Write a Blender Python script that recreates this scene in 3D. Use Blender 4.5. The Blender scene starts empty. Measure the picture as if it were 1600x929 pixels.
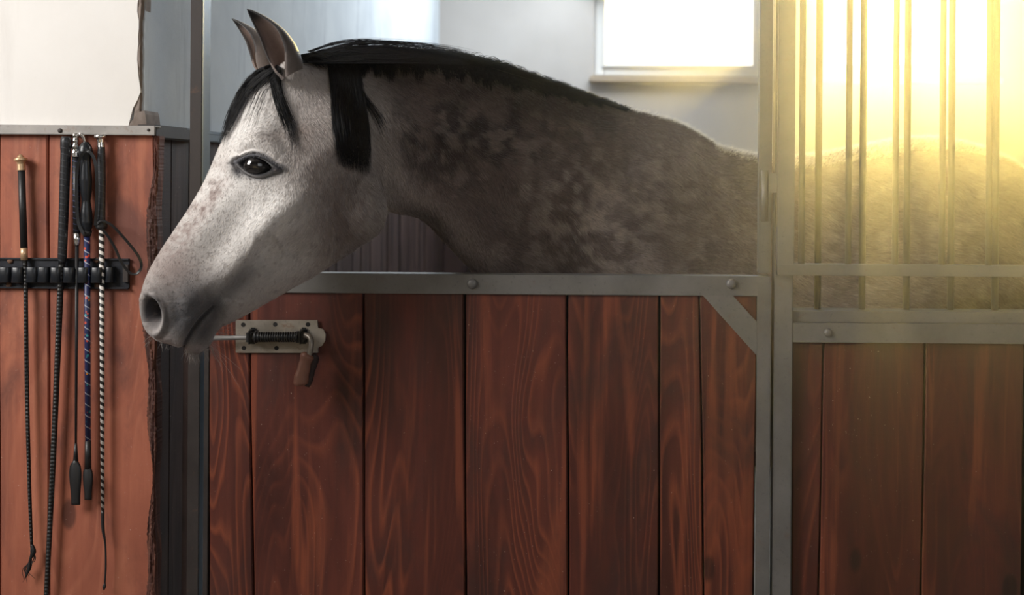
import bpy, bmesh, math, random
import numpy as np
from mathutils import Vector, Matrix
R = math.radians
C = bpy.context.scene.collection
rng = random.Random(7)
nr = np.random.default_rng(11)

# ------------------------------------------------------------------ camera
F, VX, VY, DC, ZC, ROLL = 1816.0, 1000.0, 280.0, 2.27, 1.4, R(0.42)
cd = bpy.data.cameras.new('camera'); cam = bpy.data.objects.new('camera', cd); C.objects.link(cam)
cam.matrix_world = Matrix.Translation((0, -DC, ZC)) @ Matrix.Rotation(R(90), 4, 'X') @ Matrix.Rotation(ROLL, 4, 'Z')
cd.sensor_width = 36; cd.lens = 36 * F / 1600
cd.shift_x = -(VX - 800) / 1600; cd.shift_y = -(464.5 - VY) / 1600
cd.clip_start = 0.02
bpy.context.scene.camera = cam
cr, sr = math.cos(ROLL), math.sin(ROLL)

def P(px, py, Y):                       # a point at depth Y seen at a pixel, as a real position
    u, v = (px - VX), (VY - py)
    x = u * cr - v * sr; z = u * sr + v * cr
    k = (Y + DC) / F
    return Vector((x * k, Y, ZC + z * k))
def PN(px, py, Y):                      # the same for arrays
    u, v = (px - VX), (VY - py)
    x = u * cr - v * sr; z = u * sr + v * cr
    k = (Y + DC) / F
    return np.stack([x * k, Y + 0 * x, ZC + z * k], -1)
def PROJ(p):
    k = F / (p[:, 1] + DC)
    x = p[:, 0] * k; z = (p[:, 2] - ZC) * k
    u = x * cr + z * sr; v = -x * sr + z * cr
    return VX + u, VY - v

# ------------------------------------------------------------------ light
S = bpy.context.scene
S.view_settings.view_transform = 'Standard'; S.view_settings.look = 'None'
S.view_settings.exposure = 0.0; S.view_settings.gamma = 1.0
w = bpy.data.worlds.new('sky'); S.world = w; w.use_nodes = True
bg = w.node_tree.nodes['Background']; bg.inputs[0].default_value = (1.0, 0.985, 0.95, 1); bg.inputs[1].default_value = 2.2

def lamp(name, kind, loc, target, energy, color, size=1.0, size_y=None):
    l = bpy.data.lights.new(name, kind); o = bpy.data.objects.new(name, l); C.objects.link(o)
    o.location = loc; d = Vector(target) - Vector(loc)
    o.rotation_euler = d.to_track_quat('-Z', 'Y').to_euler()
    l.energy = energy; l.color = color
    if kind == 'AREA':
        l.shape = 'RECTANGLE'; l.size = size; l.size_y = size_y or size
    return o
sp = P(1367, -60, 20)
sun = lamp('sun', 'SUN', sp, (0, -DC, ZC), 9.5, (1.0, 0.72, 0.20)); sun.data.angle = R(0.35)
lamp('aisle_key_light', 'AREA', (-2.7, -1.7, 2.65), (-0.75, 0.0, 1.25), 100, (1.0, 0.975, 0.94), 1.1, 1.3)  # key light added at the left; no aisle window is built there
lamp('aisle_fill_light', 'AREA', (1.6, -3.6, 2.5), (0.2, 0.2, 1.0), 22, (0.93, 0.96, 1.0), 2.2, 1.6)
lamp('stall_fill_light', 'AREA', (-0.1, 2.6, 2.75), (-0.6, 1.9, 1.7), 62, (0.86, 0.94, 1.0), 1.2, 1.2)  # lamp added to brighten the back of the stall, apart from the windows
cd.dof.use_dof = True; cd.dof.focus_distance = 2.16; cd.dof.aperture_fstop = 3.6

# ------------------------------------------------------------------ helpers
def tag(o, label=None, cat=None, group=None, kind=None):
    if label: o['label'] = label
    if cat: o['category'] = cat
    if group: o['group'] = group
    if kind: o['kind'] = kind
    return o
def empty(name, loc, label=None, cat=None, group=None, kind=None):
    o = bpy.data.objects.new(name, None); C.objects.link(o); o.location = loc
    o.empty_display_size = 0.05
    return tag(o, label, cat, group, kind)
def link(name, me, mat, parent=None, smooth=False):
    o = bpy.data.objects.new(name, me); C.objects.link(o)
    if mat: me.materials.append(mat)
    if parent:
        o.parent = parent
        o.matrix_parent_inverse = Matrix.Translation(-wl(parent))
    if smooth:
        me.polygons.foreach_set('use_smooth', [True] * len(me.polygons))
    return o
def wl(o):
    v = Vector(o.location)
    return v
def recenter(o, me, c):
    me.transform(Matrix.Translation(-Vector(c)))
    o.matrix_basis = Matrix.Translation(Vector(c)) @ o.matrix_basis if False else o.matrix_basis
def OBJ(name, bm, mat, parent=None, smooth=False, origin=None):
    """vertices are given in world space; the object's origin goes to the middle of its box"""
    me = bpy.data.meshes.new(name)
    vs = [v.co for v in bm.verts]
    if origin is None:
        lo = Vector([min(v[i] for v in vs) for i in range(3)]); hi = Vector([max(v[i] for v in vs) for i in range(3)])
        origin = (lo + hi) / 2
    origin = Vector(origin)
    bmesh.ops.translate(bm, verts=bm.verts, vec=-origin)
    bm.normal_update(); bm.to_mesh(me); bm.free()
    o = bpy.data.objects.new(name, me); C.objects.link(o)
    if mat:
        for m in (mat if isinstance(mat, (list, tuple)) else [mat]): me.materials.append(m)
    o.location = origin
    if parent:
        o.parent = parent
        pw = Vector((0, 0, 0)); q = parent
        while q: pw += Vector(q.location); q = q.parent
        o.location = origin - pw
    if smooth: me.polygons.foreach_set('use_smooth', [True] * len(me.polygons))
    return o
def box(bm, a, b, bev=0.0, mi=0):
    a, b = Vector(a), Vector(b)
    r = bmesh.ops.create_cube(bm, size=1.0)
    c = (a + b) / 2; s = b - a
    for v in r['verts']: v.co = Vector((v.co.x * s.x, v.co.y * s.y, v.co.z * s.z)) + c
    if bev:
        es = list({e for v in r['verts'] for e in v.link_edges})
        bmesh.ops.bevel(bm, geom=es, offset=bev, segments=2, affect='EDGES', clamp_overlap=True)
def quadbox(bm, pts, y0, y1, bev=0.0):
    """prism: polygon pts in (x,z) from y0 to y1"""
    n = len(pts)
    f = [bm.verts.new((x, y0, z)) for x, z in pts]; b = [bm.verts.new((x, y1, z)) for x, z in pts]
    fs = [bm.faces.new(f), bm.faces.new(b[::-1])]
    for i in range(n):
        j = (i + 1) % n
        fs.append(bm.faces.new((f[j], f[i], b[i], b[j])))
    bmesh.ops.recalc_face_normals(bm, faces=fs)
    if bev:
        es = list({e for q in fs for e in q.edges})
        bmesh.ops.bevel(bm, geom=es, offset=bev, segments=2, affect='EDGES', clamp_overlap=True)
def ngonpx(bm, pix, Y0, Y1, bev=0.0):
    quadbox(bm, [(P(a, b, Y0).x, P(a, b, Y0).z) for a, b in pix], Y0, Y1, bev)
def tube(bm, pts, rad, seg=12, cap=True, squash=None):
    pts = [Vector(p) for p in pts]
    if not hasattr(rad, '__len__'): rad = [rad] * len(pts)
    rings = []; prev = None
    for i, p in enumerate(pts):
        t = (pts[min(i + 1, len(pts) - 1)] - pts[max(i - 1, 0)]).normalized()
        if prev is None:
            a = Vector((0, 1, 0)) if abs(t.y) < 0.9 else Vector((1, 0, 0))
        else: a = prev
        u = (a - t * a.dot(t)).normalized(); prev = u; v = t.cross(u)
        su, sv = squash if squash else (1, 1)
        rings.append([bm.verts.new(p + (u * math.cos(k * 2 * math.pi / seg) * su + v * math.sin(k * 2 * math.pi / seg) * sv) * rad[i]) for k in range(seg)])
    for A, B in zip(rings, rings[1:]):
        for k in range(seg):
            bm.faces.new((A[k], A[(k + 1) % seg], B[(k + 1) % seg], B[k]))
    if cap: bm.faces.new(rings[0][::-1]); bm.faces.new(rings[-1])
    return rings
def spline(pts, n):
    """Catmull-Rom through points (any dimension)"""
    p = np.array(pts, float); q = np.vstack([2 * p[0] - p[1], p, 2 * p[-1] - p[-2]])
    out = []; m = len(p) - 1
    for t in np.linspace(0, m, n):
        i = min(int(t), m - 1); f = t - i
        a, b, c, d = q[i], q[i + 1], q[i + 2], q[i + 3]
        out.append(0.5 * (2 * b + (c - a) * f + (2 * a - 5 * b + 4 * c - d) * f * f + (3 * b - a - 3 * c + d) * f ** 3))
    return np.array(out)
def dome(bm, c, r, h, seg=16, axis=-1):
    """a round bolt head standing out of a face towards -Y"""
    c = Vector(c); prof = [(r, 0), (r * .97, h * .35), (r * .8, h * .7), (r * .45, h * .95), (0, h)]
    rings = []
    for rr, hh in prof[:-1]:
        rings.append([bm.verts.new(c + Vector((rr * math.cos(k * 2 * math.pi / seg), -hh, rr * math.sin(k * 2 * math.pi / seg)))) for k in range(seg)])
    top = bm.verts.new(c + Vector((0, -h, 0)))
    for A, B in zip(rings, rings[1:]):
        for k in range(seg): bm.faces.new((A[k], A[(k + 1) % seg], B[(k + 1) % seg], B[k]))
    for k in range(seg): bm.faces.new((rings[-1][k], rings[-1][(k + 1) % seg], top))

# ------------------------------------------------------------------ materials
class NT:
    def __init__(s, name):
        s.m = bpy.data.materials.new(name); s.m.use_nodes = True
        s.t = s.m.node_tree; s.b = s.t.nodes['Principled BSDF']
    def n(s, t, **kw):
        nd = s.t.nodes.new(t)
        for k, v in kw.items():
            if k.startswith('i_'):
                key = k[2:]; key = int(key) if key.isdigit() else key.replace('_', ' ')
                s.inp(nd, key, v)
            else: setattr(nd, k, v)
        return nd
    def inp(s, nd, key, v):
        if isinstance(v, bpy.types.NodeSocket): s.t.links.new(v, nd.inputs[key])
        else: nd.inputs[key].default_value = v
    def math(s, op, a, b=None, c=None, clamp=False):
        nd = s.n('ShaderNodeMath', operation=op, use_clamp=clamp)
        s.inp(nd, 0, a)
        if b is not None: s.inp(nd, 1, b)
        if c is not None: s.inp(nd, 2, c)
        return nd.outputs[0]
    def mapping(s, vec, scale, loc=(0, 0, 0)):
        nd = s.n('ShaderNodeMapping'); s.inp(nd, 'Vector', vec)
        s.inp(nd, 'Scale', scale); s.inp(nd, 'Location', loc)
        return nd.outputs[0]
    def noise(s, vec, scale, detail=4, rough=.55, dist=0.0):
        nd = s.n('ShaderNodeTexNoise'); s.inp(nd, 'Vector', vec); s.inp(nd, 'Scale', scale)
        s.inp(nd, 'Detail', detail); s.inp(nd, 'Roughness', rough); s.inp(nd, 'Distortion', dist)
        return nd.outputs['Fac']
    def ramp(s, f, *stops, interp='LINEAR'):
        nd = s.n('ShaderNodeValToRGB'); s.inp(nd, 0, f); cr_ = nd.color_ramp; cr_.interpolation = interp
        while len(cr_.elements) < len(stops): cr_.elements.new(0.5)
        for e, (p, c) in zip(cr_.elements, stops):
            e.position = p; e.color = (c, c, c, 1) if not hasattr(c, '__len__') else (*c, 1)
        return nd.outputs[0]
    def mix(s, f, a, b, blend='MIX'):
        nd = s.n('ShaderNodeMix', data_type='RGBA', blend_type=blend)
        s.inp(nd, 'Factor', f)
        for key, v in ((6, a), (7, b)):
            if isinstance(v, bpy.types.NodeSocket): s.t.links.new(v, nd.inputs[key])
            else: nd.inputs[key].default_value = (*v, 1)
        return nd.outputs[2]
    def bump(s, h, strength, dist, normal=None):
        nd = s.n('ShaderNodeBump'); s.inp(nd, 'Height', h); s.inp(nd, 'Strength', strength); s.inp(nd, 'Distance', dist)
        if normal: s.inp(nd, 'Normal', normal)
        return nd.outputs[0]
    def coords(s, rand=0.0):
        co = s.n('ShaderNodeTexCoord').outputs['Object']
        if rand:
            oi = s.n('ShaderNodeObjectInfo').outputs['Random']
            a = s.math('MULTIPLY', oi, rand)
            b = s.math('MULTIPLY', oi, rand * 1.7)
            cx = s.n('ShaderNodeCombineXYZ'); s.inp(cx, 0, a); s.inp(cx, 1, b); s.inp(cx, 2, a)
            v = s.n('ShaderNodeVectorMath', operation='ADD'); s.inp(v, 0, co); s.inp(v, 1, cx.outputs[0])
            co = v.outputs[0]
        return co
    def out(s, col=None, rough=None, normal=None, metal=None, spec=None):
        if col is not None:
            if isinstance(col, bpy.types.NodeSocket): s.t.links.new(col, s.b.inputs['Base Color'])
            else: s.b.inputs['Base Color'].default_value = (*col, 1)
        if rough is not None: s.inp(s.b, 'Roughness', rough)
        if metal is not None: s.inp(s.b, 'Metallic', metal)
        if spec is not None: s.inp(s.b, 'Specular IOR Level', spec)
        if normal is not None: s.inp(s.b, 'Normal', normal)
        return s.m

def wood(name, dark, mid, light, stain, lines=14.0, contrast=1.0, stain_amt=.6, rough=.55, rand=37.0, bumpd=.0012):
    s = NT(name); co = s.coords(rand)
    base = s.mapping(co, (5.5, 5.5, .75))
    field = s.noise(base, 1.0, 2, .45, .35)
    rings = s.math('FRACT', s.math('MULTIPLY', field, lines))
    line = s.ramp(rings, (0, 0.0), (.5, .12), (.80, 1.0), (.93, .45), (1, 0.0))
    zone = s.ramp(s.noise(s.mapping(co, (8, 8, 1.1), (5, 2, 8)), 1.0, 3, .5, .3), (.42, .12), (.6, 1.0))
    line = s.math('MULTIPLY', line, zone)
    fine = s.noise(s.mapping(co, (90, 90, 2.2)), 1.0, 6, .7)
    finec = s.ramp(fine, (.3, 0), (.7, 1))
    saw = s.noise(s.mapping(co, (5, 5, 130)), 1.0, 3, .6)
    patch = s.noise(s.mapping(co, (7, 7, 1.6)), 1.0, 5, .6, .6)
    st = s.noise(s.mapping(co, (6, 6, 2.6), (3, 7, 1)), 1.0, 6, .65, .8)
    stf = s.math('MULTIPLY', s.ramp(st, (.48, 0), (.68, 1)), stain_amt)
    streak = s.math('MULTIPLY', s.ramp(s.noise(s.mapping(co, (16, 16, .9), (9, 1, 4)), 1, 4, .5, .5), (.56, 0), (.63, 1)), .7 * contrast)
    col = s.mix(s.ramp(patch, (.35, 0), (.65, 1)), dark, mid)
    col = s.mix(s.math('MULTIPLY', line, .75 * contrast), col, light)
    col = s.mix(streak, col, light)
    col = s.mix(s.math('MULTIPLY', finec, .38), col, dark)
    col = s.mix(stf, col, stain)
    # small knots
    vo = s.n('ShaderNodeTexVoronoi'); s.inp(vo, 'Vector', s.mapping(co, (7, 3, 3.4))); s.inp(vo, 'Scale', 1.0)
    kn = s.ramp(vo.outputs['Distance'], (.0, 1), (.085, .9), (.12, 0))
    col = s.mix(s.math('MULTIPLY', kn, .75), col, tuple(c * .35 for c in stain))
    specks = s.ramp(s.noise(co, 260, 2, .5), (.745, 0), (.77, 1))
    col = s.mix(s.math('MULTIPLY', specks, .5), col, (.55, .42, .36))
    h = s.math('ADD', s.math('MULTIPLY', line, .6), s.math('ADD', s.math('MULTIPLY', fine, .8), s.math('MULTIPLY', saw, .45)))
    nrm = s.bump(h, .55, bumpd)
    rg = s.ramp(patch, (.3, rough - .1), (.7, rough + .12))
    return s.out(col, rg, nrm, spec=.35)
M = {}
M['door_wood'] = wood('stained door boards', (.046, .012, .009), (.118, .026, .015), (.235, .058, .026), (.036, .018, .016), 38, 1.0, .62, .5)
M['wall_wood'] = wood('stained wall boards', (.25, .076, .045), (.39, .122, .068), (.50, .185, .105), (.10, .038, .031), 22, .7, .8, .62)
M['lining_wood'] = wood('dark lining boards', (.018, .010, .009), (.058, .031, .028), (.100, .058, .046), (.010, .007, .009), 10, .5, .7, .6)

def steel(name, col, col2, rough=.45, metal=.35, rust=0.0):
    s = NT(name); co = s.coords(11)
    n1 = s.noise(co, 9, 6, .65); n2 = s.noise(co, 160, 3, .6)
    c = s.mix(s.ramp(n1, (.35, 0), (.7, 1)), col, col2)
    c = s.mix(s.math('MULTIPLY', s.ramp(n2, (.6, 0), (.72, 1)), .35), c, tuple(x * .45 for x in col))
    if rust:
        rn = s.noise(co, 26, 6, .7, .5)
        c = s.mix(s.math('MULTIPLY', s.ramp(rn, (.6, 0), (.7, 1)), rust), c, (.16, .07, .035))
    return s.out(c, s.ramp(n1, (.3, rough - .08), (.7, rough + .12)), s.bump(s.math('ADD', n2, s.math('MULTIPLY', n1, 2)), .25, .0006), metal)
M['steel'] = steel('grey painted steel', (.130, .125, .118), (.185, .175, .165), .46, .25, .25)
M['steel_blue'] = steel('blue grey steel', (.14, .18, .22), (.2, .25, .3), .38, .4, .1)
M['steel_dark'] = steel('dark brown steel', (.020, .015, .014), (.038, .029, .026), .55, .2, .3)
M['steel_cap'] = steel('worn wall cap steel', (.25, .235, .22), (.36, .335, .31), .5, .3, .45)
M['zinc'] = steel('weathered zinc plate', (.20, .175, .145), (.40, .355, .30), .42, .5, .9)
M['chrome'] = steel('polished silver', (.75, .74, .72), (.85, .84, .82), .2, 1.0)
M['brass'] = steel('dull brass', (.55, .36, .20), (.68, .48, .30), .35, .6)
M['black_iron'] = steel('black iron', (.008, .008, .009), (.018, .017, .017), .38, .3)

def plain(name, col, rough=.5, bs=0, bd=.0005, metal=0.0, spec=.5):
    s = NT(name)
    nrm = None
    if bs:
        nrm = s.bump(s.noise(s.coords(), bs, 4, .6), .5, bd)
    return s.out(col, rough, nrm, metal, spec)
M['rubber'] = plain('black rubber', (.010, .012, .016), .32, 120, .0004)
M['leather'] = plain('black leather', (.012, .012, .013), .42, 220, .0006)
M['gap'] = plain('painted gap shade', (.006, .005, .005), .9)  # near-black stand-in for the shade in board gaps and screw holes
M['rust'] = steel('rusty screw head', (.10, .05, .03), (.17, .09, .055), .7, .2, .5)
M['copper'] = plain('worn copper grip', (.21, .095, .065), .5, 90, .0012, .2)
M['rack'] = steel('black enamelled rack', (.012, .014, .020), (.03, .032, .04), .4, .3, .5)

def braid(name, c1, c2, sx, rough=.5, depth=.0012):
    """braided covering: two crossing diagonal waves"""
    s = NT(name); co = s.coords()
    sp_ = s.n('ShaderNodeSeparateXYZ'); s.inp(sp_, 0, co)
    ang = s.math('ARCTAN2', sp_.outputs[1], sp_.outputs[0])
    z = s.math('MULTIPLY', sp_.outputs[2], sx)
    a = s.math('SINE', s.math('ADD', s.math('MULTIPLY', ang, 2), z))
    b = s.math('SINE', s.math('SUBTRACT', s.math('MULTIPLY', ang, 2), z))
    h = s.math('MULTIPLY', a, b)
    c = s.mix(s.ramp(h, (0, 0), (.6, 1)), c1, c2)
    return s.out(c, rough, s.bump(h, .8, depth))
def helix(name, c1, c2, pitch, duty=.5, rough=.4, speck=False):
    """a band wound round a rod that runs along z"""
    s = NT(name); co = s.coords()
    sp_ = s.n('ShaderNodeSeparateXYZ'); s.inp(sp_, 0, co)
    ang = s.math('DIVIDE', s.math('ARCTAN2', sp_.outputs[1], sp_.outputs[0]), 2 * math.pi)
    z = s.math('DIVIDE', sp_.outputs[2], pitch)
    f = s.math('FRACT', s.math('ADD', s.math('ADD', ang, z), 100))
    k = s.ramp(f, (0, 0), (duty - .03, 0), (duty, 1), (.97, 1), (1, 0))
    base = c1
    if speck:
        vo = s.n('ShaderNodeTexVoronoi'); s.inp(vo, 'Vector', co); s.inp(vo, 'Scale', 130)
        hue = s.ramp(s.math('FRACT', s.math('MULTIPLY', vo.outputs['Color'], 7.3)), (0, (.5, .06, .03)), (.25, (.015, .02, .07)), (.5, (.6, .22, .03)), (.6, (.02, .025, .09)), (.85, (.03, .25, .28)), interp='CONSTANT')
        base = s.mix(s.ramp(vo.outputs['Distance'], (.28, 1), (.4, 0)), c1, hue)
    c = s.mix(k, base, c2)
    return s.out(c, rough, s.bump(k, .6, .0006))
M['stripe'] = helix('black and white braid', (.015, .015, .015), (.62, .58, .54), .0135)
M['blue_braid'] = helix('dark blue patterned braid', (.012, .018, .075), (.34, .36, .42), .021, .9, .4, True)
M['grip_wind'] = helix('black wound grip', (.012, .013, .016), (.03, .032, .038), .012, .82, .4)
M['grip_blue'] = helix('black and blue wound grip', (.010, .011, .014), (.05, .06, .13), .011, .86, .4)
M['black_braid'] = braid('black braided shaft', (.006, .006, .006), (.030, .028, .027), 420, .5)

def plaster(name, c1, c2, dirt, scale=3.0, damt=.5):
    s = NT(name); co = s.coords()
    n1 = s.noise(co, scale, 6, .6); n2 = s.noise(co, 40, 6, .7); n3 = s.noise(s.mapping(co, (9, 9, 1.3)), 1.5, 5, .65, .5)
    c = s.mix(s.ramp(n1, (.35, 0), (.68, 1)), c1, c2)
    c = s.mix(s.math('MULTIPLY', s.ramp(n3, (.56, 0), (.72, 1)), damt), c, dirt)
    c = s.mix(s.math('MULTIPLY', s.ramp(n2, (.66, 0), (.72, 1)), damt * .9), c, dirt)
    return s.out(c, .85, s.bump(s.math('ADD', s.math('MULTIPLY', n1, 2), n2), .3, .002), spec=.2)
M['plaster_white'] = plaster('white plaster', (.72, .69, .655), (.78, .755, .725), (.58, .55, .52), 2.2, .3)
M['plaster_blue'] = plaster('blue grey plaster', (.42, .455, .49), (.53, .565, .59), (.28, .30, .35), 3.5, .6)
M['plaster_back'] = plaster('grey plaster', (.43, .40, .375), (.50, .47, .445), (.36, .35, .34), 1.5, .2)
M['mortar'] = plaster('bare brown mortar', (.16, .125, .105), (.24, .20, .175), (.10, .08, .07), 30, .6)
M['paint_white'] = plain('white window paint', (.72, .71, .69), .4)
M['paint_brown'] = plain('brown sill', (.34, .27, .20), .6)
M['concrete'] = plaster('concrete floor', (.16, .145, .13), (.24, .22, .20), (.1, .09, .08), 4, .5)
M['ceil'] = plaster('ceiling boards', (.30, .28, .26), (.36, .34, .31), (.2, .18, .17), 2, .3)

# ------------------------------------------------------------------ the setting
XW = -0.977                      # face of the stall's side wall
YB = 3.36                        # back wall
def slab(name, a, b, mat, label=None):
    bm = bmesh.new(); box(bm, a, b); o = OBJ(name, bm, mat); o['kind'] = 'structure'
    if label: o['label'] = label
    return o
slab('floor', (-5, -5.2, -.1), (4.2, YB + .3, 0), M['concrete'])
slab('ceiling', (-5, -5.2, 3.2), (4.2, YB + .3, 3.3), M['ceil'])
slab('wall_right', (3.2, -5.2, 0), (3.4, YB + .3, 3.2), M['plaster_back'])
slab('wall_aisle', (-5, -5.3, 0), (4.2, -5.1, 3.2), M['plaster_white'])
slab('wall_aisle_end', (-5.1, -5.2, 0), (-4.9, 0.3, 3.2), M['plaster_white'])

# windows in the back wall
def zpx(px, py, Y): return P(px, py, Y).z
w1 = (P(946, 50, YB).x, P(1177, 50, YB).x, zpx(1060, 101, YB), 2.72)
w2 = (P(1296, 50, YB).x, P(1540, 50, YB).x, zpx(1420, 101, YB), 2.72)  # second window, added to let the low sun in
bm = bmesh.new()
fw = .055
xs = [-1.4, w1[0] - fw, w1[1] + fw, w2[0] - fw, w2[1] + fw, 3.3]
lo1, lo2 = w1[2] - fw, w2[2] - fw
box(bm, (xs[0], YB, 0), (xs[1], YB + .3, 3.2)); box(bm, (xs[2], YB, 0), (xs[3], YB + .3, 3.2)); box(bm, (xs[4], YB, 0), (xs[5], YB + .3, 3.2))
box(bm, (xs[1], YB, 0), (xs[2], YB + .3, lo1)); box(bm, (xs[3], YB, 0), (xs[4], YB + .3, lo2))
box(bm, (xs[1], YB, 2.72 + fw), (xs[2], YB + .3, 3.2)); box(bm, (xs[3], YB, 2.72 + fw), (xs[4], YB + .3, 3.2))
o = OBJ('wall_back', bm, M['plaster_back']); o['kind'] = 'structure'
gl = NT('clear window glass')
tr = gl.n('ShaderNodeBsdfTransparent'); gs = gl.n('ShaderNodeBsdfGlossy'); gs.inputs['Roughness'].default_value = .05
mx = gl.n('ShaderNodeMixShader'); mx.inputs[0].default_value = .06
gl.t.links.new(tr.outputs[0], mx.inputs[1]); gl.t.links.new(gs.outputs[0], mx.inputs[2])
gl.t.links.new(mx.outputs[0], gl.t.nodes['Material Output'].inputs['Surface'])
for i, ww in enumerate((w1, w2)):
    x0, x1, z0, z1 = ww
    e = empty('window_%d' % (i + 1), ((x0 + x1) / 2, YB, z0), kind='structure')
    for a, b in (((x0 - fw, z0 - fw), (x0 - .004, z1 + fw)), ((x1 + .004, z0 - fw), (x1 + fw, z1 + fw)), ((x0 - .004, z0 - fw), (x1 + .004, z0 - .004)), ((x0 - .004, z1), (x1 + .004, z1 + fw))):
        bm = bmesh.new(); box(bm, (a[0], YB + .02, a[1]), (b[0], YB + .09, b[1]), .006); OBJ('window_frame', bm, M['paint_white'], e)
    for a, b in (((x0 - .014, z0 - .014), (x0, z1)), ((x1, z0 - .014), (x1 + .014, z1)), ((x0, z0 - .0139), (x1, z0))):
        bm = bmesh.new(); box(bm, (a[0], YB + .005, a[1]), (b[0], YB + .05, b[1]), .003); OBJ('window_bead', bm, M['paint_white'], e)
    bm = bmesh.new(); box(bm, (x0 - .002, YB + .05, z0 - .002), (x1 + .002, YB + .055, z1 + .002)); OBJ('pane', bm, gl.m, e)
    bm = bmesh.new(); box(bm, (x0 - .075, YB - .05, z0 - .095), (x1 + .075, YB + .02, z0 - .058), .008); OBJ('window_sill', bm, M['paint_brown'] if i == 0 else M['paint_white'], e)

# side wall: plaster above, boards below, steel cap
bm = bmesh.new()
Z1 = P(240, 197, -.035).z
box(bm, (XW - .3, .06, 0), (XW, YB, 3.2))
wl_ = OBJ('wall_left', bm, M['plaster_blue']); wl_['kind'] = 'structure'
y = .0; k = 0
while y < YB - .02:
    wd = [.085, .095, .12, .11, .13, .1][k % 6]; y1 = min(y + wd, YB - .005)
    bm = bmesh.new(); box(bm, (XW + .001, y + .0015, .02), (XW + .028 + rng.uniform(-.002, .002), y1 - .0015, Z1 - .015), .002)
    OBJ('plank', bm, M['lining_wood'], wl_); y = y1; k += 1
zc0 = Z1 - .020
bm = bmesh.new()
box(bm, (XW + .0, .135, zc0), (XW + .036, YB - .01, Z1 + .002), .002); box(bm, (XW, .14, Z1 - .003), (XW + .037, YB - .01, Z1 + .003))
o = OBJ('trim_1', bm, M['steel_blue']); tag(o, 'blue grey steel cap strip along the stall side boards', kind='structure')
bm = bmesh.new(); box(bm, (XW + .0, -.02, zc0 - .003), (XW + .039, .165, Z1 + .004), .003)
o = OBJ('trim_2', bm, M['steel_dark']); tag(o, 'dark steel corner strap on the cap at the wall end', kind='structure')

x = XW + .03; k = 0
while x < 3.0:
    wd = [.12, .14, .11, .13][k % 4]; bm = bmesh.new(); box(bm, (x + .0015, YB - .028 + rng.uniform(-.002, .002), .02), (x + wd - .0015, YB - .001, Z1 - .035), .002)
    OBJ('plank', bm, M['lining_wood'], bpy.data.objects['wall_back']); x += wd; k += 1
# front wall with white plaster and a chipped corner
XF = P(218, 100, 0).x
bm = bmesh.new()
N = 110; zt = 3.2; z0 = Z1 - .01
edge = []
for i in range(N + 1):
    z = z0 + (zt - z0) * i / N
    jit = rng.uniform(-.002, .0015) + .003 * math.sin(z * 41) * math.sin(z * 17) - .0055 * (rng.random() < .10)
    edge.append((XF + jit - max(0, .075 - (z - z0)) * .30 * (1 if z - z0 < .07 else 0), z))
f0 = [bm.verts.new((x, -.004, z)) for x, z in edge]; f1 = [bm.verts.new((x, .03, z)) for x, z in edge]
l0 = [bm.verts.new((-4.9, -.004, z)) for x, z in edge]
for i in range(N):
    bm.faces.new((l0[i], f0[i], f0[i + 1], l0[i + 1])); bm.faces.new((f0[i], f1[i], f1[i + 1], f0[i + 1]))
wf = OBJ('wall_front', bm, M['plaster_white']); wf['kind'] = 'structure'
bm = bmesh.new(); box(bm, (-4.9, .004, 0), (XW + .006, .30, 3.2)); 
o = OBJ('wall_core', bm, M['plaster_blue'], wf)
bm = bmesh.new()
pts = [(P(203, 196, 0)), P(207, 190, 0), P(214, 181, 0), P(220, 175, 0), P(227, 173, 0), P(229, 179, 0), P(231, 196, 0)]
quadbox(bm, [(p.x, p.z) for p in pts][::-1], -.006, .06)
OBJ('mortar_chip', bm, M['mortar'], wf)
bm = bmesh.new(); r = random.Random(3); prev = None        # bare mortar showing along the broken edge
for i in range(160):
    z = z0 + .02 + i * .0085; wv = .0035 + .004 * max(0, math.sin(z * 37) * math.sin(z * 15 + 1)) + r.uniform(0, .002)
    q = [bm.verts.new((XF - .010, -.001, z)), bm.verts.new((XF + wv * .4, -.002 - r.uniform(0, .002), z)), bm.verts.new((XF + wv, .006, z)), bm.verts.new((XF + wv, .03, z))]
    if prev:
        for k in range(3): bm.faces.new((prev[k], prev[k + 1], q[k + 1], q[k]))
    prev = q
OBJ('mortar_edge', bm, M['mortar'], wf)

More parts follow.
